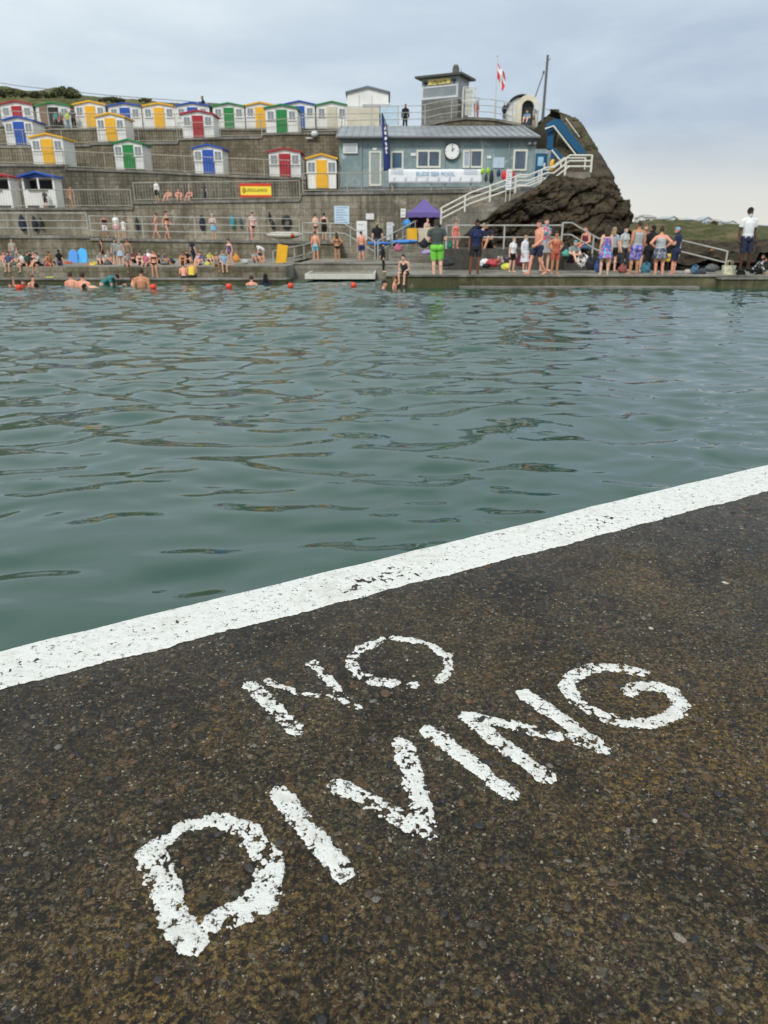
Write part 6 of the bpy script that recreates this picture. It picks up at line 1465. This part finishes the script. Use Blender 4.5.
# --- upper levels
def pz(u, vt, T, Yq, label, pose='stand', **k): return PP(u, vt, 0, label, pose, Y=Yq+.9, z=zat(T, Yq, u)+.03, **k)
pz(44, 191.5, TB, YB, 'child in dark shirt before the counter of the blue roofed open hut', face=20, hr='black', wear=(('tee', (.05, .06, .08)), ('shorts', BLK)))
pz(70, 185.5, TB, YB, 'bare chested person behind the balustrade right of the blue roofed open hut', 'walk', face=60, sk='tan', wear=(('trunks', srgb(190, 150, 120)), ))
pz(156, 180, TB, YB, 'person in long white top behind the middle balustrade', face=-20, fem=True, hs='bun', hr='ginger', wear=(('longtop', WHT), ('shorts', BLK)))
for u, l, c in ((169, 'left of three seated sunbathers behind the balustrade', (.6, .55, .5)), (178, 'middle of three seated sunbathers behind the balustrade', (.30, .28, .22)), (190, 'right of three seated sunbathers behind the balustrade', (.3, .15, .16))):
    pz(u, 188, TB, YB, l, 'ground', face=u % 7*8-20, sk='pink', wear=(('vest', c), ('trunks', c)))
pz(204, 187, TB, YB, 'person in navy leaning at the balustrade beside the sunbathers', 'stand', face=160, hr='black', wear=(('tee', NVY), ('trousers', NVY)))
pz(367.5, 157, TB, YB+.9, 'person in black jacket by the left door of the grey building', 'stand', face=170, hr='black', wear=(('longtop', BLK), ('trousers', (.05, .05, .06))))
pz(407.5, 160, TB, YB+.9, 'person with black cap behind the banner near the wide window', 'stand', face=10, hs='cap', hr=BLK, wear=(('tee', srgb(150, 110, 90)), ('trousers', BLK)))
for u, vt, c, l, f in ((61, 112, (.22, .13, .09), 'person in brown coat at the open green roofed hut', 0), (56, 111, srgb(60, 150, 150), 'person in teal top at the open green roofed hut', 10), (67.5, 111, srgb(190, 225, 50), 'person in lime vest at the open green roofed hut', -10), (73, 108, (.08, .07, .09), 'person in dark clothes between the green and yellow top huts', 20), (59.5, 119, srgb(200, 80, 80), 'crouching person in red at the open green roofed hut', 0)):
    pz(u, vt, TE, YE-.3, l, 'stand', face=f, hr='black', wear=(('tee', c), ('trousers', BLK if u != 67.5 else srgb(90, 150, 190))))
PP(204, 96, 109, 'lone person in dark clothes sitting on the skyline ridge', 'ground', 62.5, -70, hr='black', wear=(('longtop', (.05, .05, .06)), ('trousers', (.06, .06, .07))))
PP(476.5, 100, 118, 'person in a red coat by the railing near the flagpole', 'stand', 54.2, 10, hr='brown', z=ZV(118, 54), wear=(('longtop', srgb(190, 60, 70)), ('trousers', srgb(180, 60, 70))))
PP(504.5, 105, 120, 'person in black in front of the arched cabin wing', 'stand', 53.6, 30, hr='black', wear=(('longtop', BLK), ('trousers', BLK)))
PP(528, 110, 124, 'person in light blue sitting by the arched cabin entrance', 'ground', 53.3, -30, wear=(('tee', srgb(110, 150, 190)), ('shorts', srgb(110, 150, 190))))
PP(534, 109, 125, 'person in pale blue beside the round sign of the arched cabin', 'stand', 53.3, 60, hr='blond', wear=(('tee', srgb(150, 175, 195)), ('shorts', (.1, .12, .16))))
PP(405, 104, 126, 'person in dark coat left of the lookout cabin', 'stand', 59.0, 180, hr='black', z=ZV(104, 59.0)-1.7, wear=(('longtop', BLK), ('trousers', BLK)))
# --- left shore: seated on the riser and on the terrace
TZ = .2
def ssit(u, vt, label, pose='sit', Y=29.15, z=TZ, **k): return PP(u, vt, 0, label, pose, Y=Y, z=z, **k)
# Z of head from photo row; scale clamps keep children believable
ssit(6, 253.5, 'person in navy top sitting at the far left of the pool edge', face=10, hr='black', wear=(('tee', (.08, .10, .2)), ('trunks', (.3, .35, .32))))
ssit(12, 250, 'person with pale hair in beige top at the left pool edge', 'stand', Y=33.5, face=30, hr='blond', sk='pink', wear=(('tee', (.5, .42, .33)), ('shorts', (.3, .3, .28))))
ssit(21.5, 254.5, 'person in white t-shirt sitting left of the grey haired sunbather', 'sitlean', face=-38, hr='brown', wear=(('tee', WHT), ('trunks', BLK)))
ssit(31, 254, 'grey haired sunbather in dark swimwear sitting on the pool edge', 'sitback', face=35, hr='grey', sk='pink', wear=(('swimsuit', (.05, .05, .06)), ))
ssit(38, 259, 'child in black and white top sitting on the pool edge', 'ground', face=-60, wide=1.0, hr='brown', wear=(('tee', (.45, .45, .46)), ('trunks', BLK)))
ssit(45, 262, 'small child in red shorts sitting beside the black shirt', 'sitlean', face=70, sk='tan', wear=(('trunks', RED_), ))
ssit(58.5, 254.5, 'person in black t-shirt sitting with back turned left of the blue boards', 'stand', Y=29.6, z=-.17, face=175, hr='black', wear=(('tee', (.012, .012, .015)), ('trunks', (.1, .09, .16))))
ssit(100, 245, 'person in black dress standing by the wall right of the blue boards', 'stand', Y=35, face=-60, fem=True, sk='tan', hr='black', hs='bun', wear=(('vest', BLK), ('skirt', BLK)))
ssit(98, 256, 'person in black sitting on the terrace behind the yellow bag', 'ground', Y=31, face=40, wear=(('tee', (.3, .3, .28)), ('trunks', BLK)))
ssit(119.5, 249.5, 'person in pale blue skirt standing on the pool edge', 'stand', Y=30, face=160, fem=True, z=.2, hr='blond', hs='long', wear=(('tee', (.35, .36, .34)), ('skirt', srgb(165, 185, 205))))
ssit(113.5, 255, 'child in grey standing left of the pale blue skirt', 'stand', Y=31.2, face=10, wear=(('tee', (.3, .3, .28)), ('trunks', (.25, .25, .24))))
ssit(127.5, 252, 'person in olive top standing right of the pale blue skirt', 'stand', Y=31.5, face=-10, sk='tan', wear=(('vest', (.22, .20, .15)), ('shorts', (.2, .2, .16))))
ssit(138, 257, 'person in black bikini top sitting left of the white shirt', 'ground', Y=30.4, face=20, fem=True, hr='black', hs='long', wear=(('swimsuit', BLK), ))
ssit(146, 249.5, 'person in white t-shirt sitting with back turned on the terrace', 'ground', Y=31.6, face=180, hr='grey', sk='tan', wear=(('tee', WHT), ('trunks', NVY)))
ssit(144.5, 259, 'child in pink top sitting below the white shirt', 'sit', Y=29.2, face=0, wear=(('tee', srgb(210, 110, 130)), ('trunks', (.1, .1, .1))))
ssit(152.5, 257, 'person in black bikini standing at the water on the low ledge', 'stand', Y=28.0, z=-.16, face=10, fem=True, sk='pink', hr='brown', hs='bun', wear=(('bra', BLK), ('briefs', BLK)))
ssit(156.5, 253, 'person in dark top behind the black bikini', 'ground', Y=32, face=-30, sk='tan', hr='black', wear=(('tee', (.04, .04, .05)), ('trunks', BLK)))
ssit(181.5, 252, 'person in brown bikini top sitting left of the navy shirt', 'ground', Y=31.2, face=0, fem=True, sk='tan', hs='long', wear=(('swimsuit', (.10, .05, .04)), ))
ssit(193, 249.5, 'person in navy t-shirt standing behind the yellow vest', 'stand', Y=31.8, face=140, hr='blond', wear=(('tee', (.02, .025, .05)), ('trousers', (.02, .025, .05))))
ssit(182, 263, 'bare backed person in dark trunks sitting on the low ledge', 'sitlean', Y=27.3, z=-.17, face=200, sk='pink', wear=(('trunks', (.02, .03, .05)), ))
ssit(189.5, 259.5, 'person in bright yellow vest sitting on the low ledge with back turned', 'sitlean', Y=27.4, z=-.17, face=170, sk='tan', hr='blond', wear=(('vest', srgb(238, 205, 30)), ('trunks', BLK)))
ssit(199, 255.5, 'person in pink and white top sitting right of the navy shirt', 'ground', Y=30.6, face=-20, fem=True, wear=(('tee', srgb(215, 180, 190)), ('trunks', BLK)))
ssit(216, 256, 'person in patterned swimwear sitting left of the blue swimsuit', 'sit', Y=29.2, face=10, fem=True, hr='grey', sk='tan', wear=(('swimsuit', ('floral', (.3, .28, .22), (.1, .12, .08), (.45, .42, .36))), ('trunks', (.16, .18, .10))))
ssit(229.5, 251.5, 'person in blue and red swimsuit standing near the orange bag', 'stand', Y=29.6, face=-30, fem=True, hr='black', hs='bun', wear=(('swimsuit', ('floral', srgb(60, 80, 150), srgb(60, 80, 150), srgb(180, 60, 80))), ))
ssit(222.5, 264, 'small child in light blue top beside the blue and red swimsuit', 'sit', Y=29.1, face=10, wear=(('tee', srgb(150, 180, 205)), ('trunks', (.3, .35, .4))))
ssit(263, 246.5, 'person in white top bending forward on the dock by the wall', 'bend', Y=34, face=-70, hr='black', sk='pink', wear=(('tee', WHT), ('trunks', (.4, .35, .3))))
ssit(253.5, 252.5, 'child in grey top sitting beside the bending person', 'ground', Y=33.2, face=40, sk='tan', hr='ginger', wear=(('tee', (.40, .41, .42)), ('trunks', (.35, .36, .37))))
ssit(208, 262, 'child in bright lime top sitting between the pink top and patterned swimwear', 'ground', Y=32.5, face=30, wear=(('tee', srgb(215, 215, 60)), ('trunks', BLK)))
ssit(28, 256, 'dark haired person in black sitting behind the grey haired sunbather', 'ground', Y=32, face=20, hr='black', wear=(('tee', BLK), ('trunks', BLK)))
ssit(2, 255, 'person in green trunks at the left frame edge of the terrace', 'ground', Y=31, face=20, sk='pink', wear=(('shorts', (.2, .3, .22)), ))
for u, vt, l, pose, Y_, f, c, c2, k in [
    (9, 256, 'person in grey top behind the navy top at the far left', 'ground', 30.6, 30, (.25, .26, .25), BLK, {}),
    (17, 253, 'person with sunhat behind the white t-shirt sitter', 'ground', 32.2, -20, srgb(120, 130, 110), (.2, .2, .2), dict(hs='cap', hr=(.5, .46, .36))),
    (25.5, 259, 'child in dark green top squeezed beside the white t-shirt sitter', 'sitlean', 29.2, 25, (.06, .12, .09), BLK, {}),
    (48.5, 257, 'bare shouldered person in black behind the red shorts child', 'ground', 30.8, -70, BLK, BLK, dict(sk='tan', hr='black')),
    (104, 254, 'person in pale top sitting between the black dress and the grey child', 'ground', 31.8, 60, (.55, .53, .5), (.2, .2, .25), dict(hr='blond')),
    (133, 255, 'person in dark red top sitting behind the black bikini top', 'ground', 32.8, -40, (.2, .04, .05), BLK, dict(hr='black')),
    (124, 262, 'child in teal shorts sitting under the pale blue skirt', 'sitlean', 29.2, 45, (.5, .4, .36), srgb(60, 130, 140), dict(sk='pink')),
    (161, 255, 'person in grey sitting right of the dark top behind the bikini', 'ground', 31, 70, (.18, .18, .2), BLK, dict(sk='tan')),
    (186.5, 253, 'long haired person in black right of the brown bikini top', 'ground', 32.4, 25, BLK, BLK, dict(fem=True, hs='long', hr='brown')),
    (202.5, 259, 'small child in navy and white sitting beside the pink and white top', 'ground', 30.0, -50, (.1, .12, .25), WHT, {}),
    (221, 254, 'person in pale green top behind the patterned swimwear', 'ground', 31.8, 20, srgb(150, 170, 150), BLK, dict(fem=True, hs='long', hr='grey')),
    (258, 250, 'person in dark shirt behind the bending person', 'ground', 35.5, 30, (.06, .06, .08), BLK, dict(hr='black'))]:
    k.setdefault('sk', 'pink'); ssit(u, vt, l, pose, Y=Y_, face=f, wear=(('tee', c), ('trunks', c2)), **k)
# --- in the water
def swim(u, vt, vb, label, pose='stand', Y=26.0, **k):
    zt = ZV(vt, Y); full = 1.72; vis = zt-WZ; s = k.pop('s', 1.0); H_ = full*s
    key, B = body(pose, k.get('fem', False), k.get('wide', 1.0)); top = B['co'][:, 2].max()+.012
    o = PP(u, 0, 0, label, pose, Y=Y, z=0, **k); o.scale = (s, s, s); o.location.z = zt-top*s; return o
swim(4.5, 281.5, 289, 'dark haired swimmer at the far left of the water', Y=25.5, face=0, hr='brown', sk='pink', s=.9)
swim(19.5, 274.5, 289, 'bather in orange rash top with raised hand at the left', 'wave', Y=25.4, face=20, sk='pink', s=.8, wear=(('tee', srgb(230, 95, 60)), ))
swim(27, 275, 289, 'bare chested child wading behind the orange rash top', Y=26.3, face=60, sk='pink', s=.8)
swim(32.5, 282, 287, 'only the dark wet head of a swimmer between the left bathers', Y=25.8, face=200, hr='black', s=.9)
swim(69, 271.5, 289, 'bare backed bather standing left of the broader bather', Y=26.2, face=170, sk='pink', s=.95)
swim(78, 271.5, 290, 'broad bare backed bather standing in the water at left', Y=25.2, face=185, wide=1.12, sk='pink', hr='brown', s=1.0)
swim(97.5, 283, 291, 'crouching swimmer with dark hair low in the water', 'bend', Y=25.0, face=-50, sk='pale', hr='black', s=.95)
swim(99, 274, 285, 'bather in teal top stretching at the low ledge', 'bend', Y=26.6, face=80, sk='pale', hr='black', s=.85, wear=(('tee', srgb(50, 130, 130)), ))
swim(122, 280.5, 287, 'dark haired head near the low ledge right of the teal bather', Y=26.2, face=90, hr='black', s=.9)
swim(128.5, 275, 288, 'bather in dark top wading left of the bare broad back', Y=26.1, face=100, sk='pink', hr='brown', s=.85, wear=(('vest', (.08, .12, .13)), ))
swim(137, 267.5, 290.5, 'tall bare backed bather wading nearest the black bikini', Y=25.0, face=180, wide=1.05, sk='tan', hr='brown', s=1.0)
swim(250, 275, 285, 'pink shouldered bather alone below the grey top child', Y=26.4, face=190, sk='pink', hr='brown', s=.85)
swim(263.5, 273.5, 284, 'bather with long black hair below the bending person', Y=26.5, face=180, fem=True, sk='pale', hr='black', hs='long', s=.85, wear=(('tee', (.02, .03, .05)), ))
swim(381.5, 280, 288, 'dark haired swimmer holding on near the jetty end', Y=24.6, face=60, sk='pink', hr='black', s=.85)
swim(396, 277, 288, 'pale child in the water touching the feet of the edge sitter', Y=24.7, face=70, sk='pink', hr='ginger', s=.62)

# ================================================================== hung clothes, bags, towels
for u, v0, v1, w_, c, nm, l in [(22, 214.5, 231.5, 9, (.02, .03, .05), 'wetsuit', 'wide dark wetsuit hung on the wall, leftmost'), (34.5, 216, 231.5, 6.5, (.02, .025, .035), 'wetsuit', 'dark wetsuit hung second from left on the lower wall'), (41, 217, 230, 4, (.025, .03, .03), 'wetsuit', 'thin dark wetsuit hung third from left on the lower wall'),
    (137, 217, 231, 4.5, (.03, .04, .05), 'wetsuit', 'slim dark wetsuit hung between the child in white and the bikini walkers'), (202, 214.5, 231, 6.5, (.02, .03, .05), 'wetsuit', 'dark wetsuit hung left of the light blue hat'),
    (232.5, 214.5, 228, 6, (.05, .32, .38), 'towel', 'teal towel hung right of the light blue hat'), (240.5, 216, 228, 3.5, (.05, .14, .14), 'towel', 'dark green towel hung right of the teal one'), (269.5, 212, 221, 3.5, (.02, .02, .025), 'wetsuit', 'small black garment hung highest near the tyre'), (273, 220.5, 229.5, 5, (.02, .02, .025), 'wetsuit', 'black garment hung left of the tyre')]:
    blob(nm, u, v0, v1, w_, YB-.15, paint(c, .8), l, nm)
q = MB(); n, m = 20, 8
for i in range(n):
    for k in range(m): a, b = 2*math.pi*i/n, 2*math.pi*k/m; r = .23+.075*math.cos(b); q.v.append((r*math.cos(a), .07*math.sin(b), r*1.25*math.sin(a)))
for i in range(n):
    for k in range(m): q.f.append((i*m+k, i*m+(k+1) % m, (i+1) % n*m+(k+1) % m, (i+1) % n*m+k))
q = q.build('tyre', M_DARK, loc=P(286.5, 222, YB-.12), smooth=True); tag(q, 'black tyre ring hung on the wall above the cream kayak', 'tyre')
def bag(u, vb, wpx, hpx, Y, c, label, nm='bag', seed=0, soft=True):
    c0 = P(u, vb, Y); w_, h = wpx*Y/815/2, hpx*Y/815; rs_ = np.random.RandomState(seed+int(u)); mb = MB(); n, m = 14, 8
    for j in range(m+1):
        t_ = j/m; r = (1-(abs(2*t_-1))**3.2)**.5 if 0 < t_ < 1 else .15; r = max(r, .5 if j == 0 else .12)
        for k in range(n):
            a = 2*math.pi*k/n; q_ = r*(1+.20*math.sin(3*a+seed+j)+rs_.uniform(-.16, .16)); mb.v.append((w_*q_*math.cos(a), w_*.6*q_*math.sin(a), h*t_*(1+.22*math.sin(a*2+seed)+rs_.uniform(-.08, .08))))
    for j in range(m):
        for k in range(n): k2 = (k+1) % n; mb.f.append((j*n+k, j*n+k2, (j+1)*n+k2, (j+1)*n+k))
    mb.f.append(tuple(range(n))[::-1]); mb.f.append(tuple(m*n+k for k in range(n)))
    if nm in ('towel', 'clothes_heap'):
        o = mb.build(nm, cloth(c), loc=c0, smooth=True); tag(o, label, 'towel' if nm == 'towel' else 'clothes'); return o
    o = empty(nm, c0, 0, label, 'bag'); mb.build('bag_body', cloth(c), o, smooth=True)
    q2 = MB(); q2.tube([(-w_*.35, -w_*.2, h*.85), (-w_*.25, -w_*.25, h*1.15), (0, -w_*.28, h*1.25), (w_*.25, -w_*.25, h*1.15), (w_*.35, -w_*.2, h*.85)], .014, 6); q2.build('handle', cloth(tuple(x*.6+.02 for x in (c if c[0] != 'floral' else c[1]))), o, smooth=True); return o
for a in [(484, 267, 10, 7, 28.6, (.75, .75, .76), 'white towel heap left in the pile by the bank wall', 'towel'), (492.5, 267, 13, 7, 28.4, srgb(195, 60, 65), 'red towel lying in the pile by the bank wall', 'towel'), (486, 268, 8, 4, 28.2, BLK, 'black clothes under the white towel heap', 'clothes_heap'),
    (500.5, 265, 9, 8, 28.8, ('floral', srgb(150, 120, 100), srgb(200, 180, 160), srgb(70, 70, 80)), 'patterned beach bag right of the red towel'), (505.5, 270, 9, 6, 27.6, srgb(225, 225, 60), 'lime and white towel in front of the patterned bag', 'towel'), (519, 266, 8, 9, 28.8, srgb(110, 40, 60), 'wine red backpack between the white top and the white robe'), (508, 262, 9, 6, 29.2, (.1, .1, .12), 'dark clothes heaped behind the child in white top', 'clothes_heap'),
    (565.5, 256.5, 8, 6, 29.5, srgb(80, 190, 170), 'teal bag on the sloping bank', ), (577, 253, 6, 7, 29.5, srgb(225, 110, 95), 'coral bag beside the sitting child on the bank'), (582, 268, 12, 12, 27.6, ('floral', (.7, .7, .68), (.05, .05, .05), (.35, .35, .3)), 'black and white rucksack left of the flowered skirt'), (591, 270, 12, 13, 27.2, (.03, .035, .04), 'black rucksack left of the flowered skirt'), (597.5, 272.5, 7, 11, 26.6, srgb(45, 85, 150), 'blue rucksack touching the flowered skirt'),
    (620, 262, 8, 10, 28.6, (.05, .05, .05), 'black bag on the rocks between the flowered skirt and grey vest'), (645, 274, 10, 10, 27.4, srgb(60, 130, 150), 'teal cool bag behind the grey vest legs'), (622, 273, 9, 8, 27.2, srgb(170, 90, 80), 'brick red bag between two pairs of legs'), (694, 274, 8, 8, 26.4, srgb(70, 120, 150), 'blue bag at the left foot of the descending railing'), (701, 275, 10, 6, 26.2, (.06, .07, .09), 'dark clothes at the foot of the descending railing', 'clothes_heap'), (711, 272, 14, 7, 27, (.13, .14, .14), 'grey clothes heap below the sitting rock sunbather', 'clothes_heap'),
    (687, 275, 8, 5, 26.6, srgb(200, 180, 170), 'pale pink towel right of the light blue cap person', 'towel'), (740, 277, 9, 8, 25.8, (.04, .035, .04), 'small dark bag beside the cream bag'), (447, 266, 14, 7, 28.6, (.05, .055, .06), 'dark clothes heap beside the green shorts', 'clothes_heap'), (427, 254.5, 11, 4, 33.5, srgb(180, 150, 200), 'lilac towel on the steps under the gazebo', 'towel'), (398, 251, 8, 6, 35.2, srgb(205, 100, 140), 'pink bag on the steps below the lighter kayak'), (424, 248, 8, 8, 35.5, (.03, .03, .04), 'black bag on the steps below the gazebo'), (449.5, 249, 6, 7, 31.4, srgb(40, 130, 100), 'green bag on the bank left of the coral swimsuit'),
    (94, 267.5, 9, 5, 30.5, srgb(235, 200, 30), 'yellow bag on the terrace right of the blue boards'), (87.5, 268, 7, 3.5, 30.5, srgb(215, 85, 60), 'orange towel beside the yellow bag', 'towel'), (68, 265, 12, 3.5, 32, srgb(205, 95, 70), 'orange red towel under the blue boards', 'towel'), (236.5, 262.5, 7, 8, 31.5, srgb(235, 150, 40), 'orange bag right of the blue and red swimsuit'), (52, 266, 8, 5, 31, srgb(60, 60, 66), 'dark bag left of the black t-shirt'), (108, 266, 8, 5, 30.5, (.12, .12, .11), 'grey clothes between black dress and grey child', 'clothes_heap'), (165, 265, 9, 4, 30.5, (.22, .2, .17), 'beige clothes right of the standing black bikini', 'clothes_heap'), (172, 264, 7, 5, 31.5, (.06, .06, .08), 'dark bag left of the brown bikini top'), (207, 266, 8, 4, 30, srgb(230, 220, 70), 'lime towel on the pool edge below the lime top', 'towel'), (245, 264, 7, 4, 31.5, (.5, .5, .48), 'pale towel left of the grey top child', 'towel'), (14, 266, 9, 4, 30, srgb(90, 110, 90), 'green towel at the far left pool edge', 'towel'), (50, 280, 10, 3, 27.8, srgb(190, 190, 60), 'lime towel on the low ledge left of the black t-shirt', 'towel')]:
    bag(a[0], a[1], a[2], a[3], a[4], a[5], a[6], a[7] if len(a) > 7 else 'bag', seed=int(a[0]) % 7)
# cream tote
o = empty('tote_bag', P(727.5, 276.5, 25.9), 0, 'cream tote bag standing on the deck at the foot of the railing', 'bag')
mb = MB(); mb.v = [(x*(.21 if z else .17), y*(.08 if z else .10), z*.36) for x in (-1, 1) for y in (-1, 1) for z in (0, 1)]; mb.f = [(0, 1, 3, 2), (4, 6, 7, 5), (0, 4, 5, 1), (2, 3, 7, 6), (0, 2, 6, 4)]
mb.build('bag_body', cloth(('floral', srgb(226, 220, 190), srgb(214, 205, 170), srgb(190, 190, 150))), o)
for s in (-1, 1): mb = MB(); mb.tube([(-.1, s*.07, .34), (-.08, s*.07, .48), (0, s*.07, .52), (.08, s*.07, .48), (.1, s*.07, .34)], .012, 6); mb.build('handle', cloth(srgb(200, 190, 150)), o)
print('people', PEOPLE_N[0], 'bodies', len(_bod))
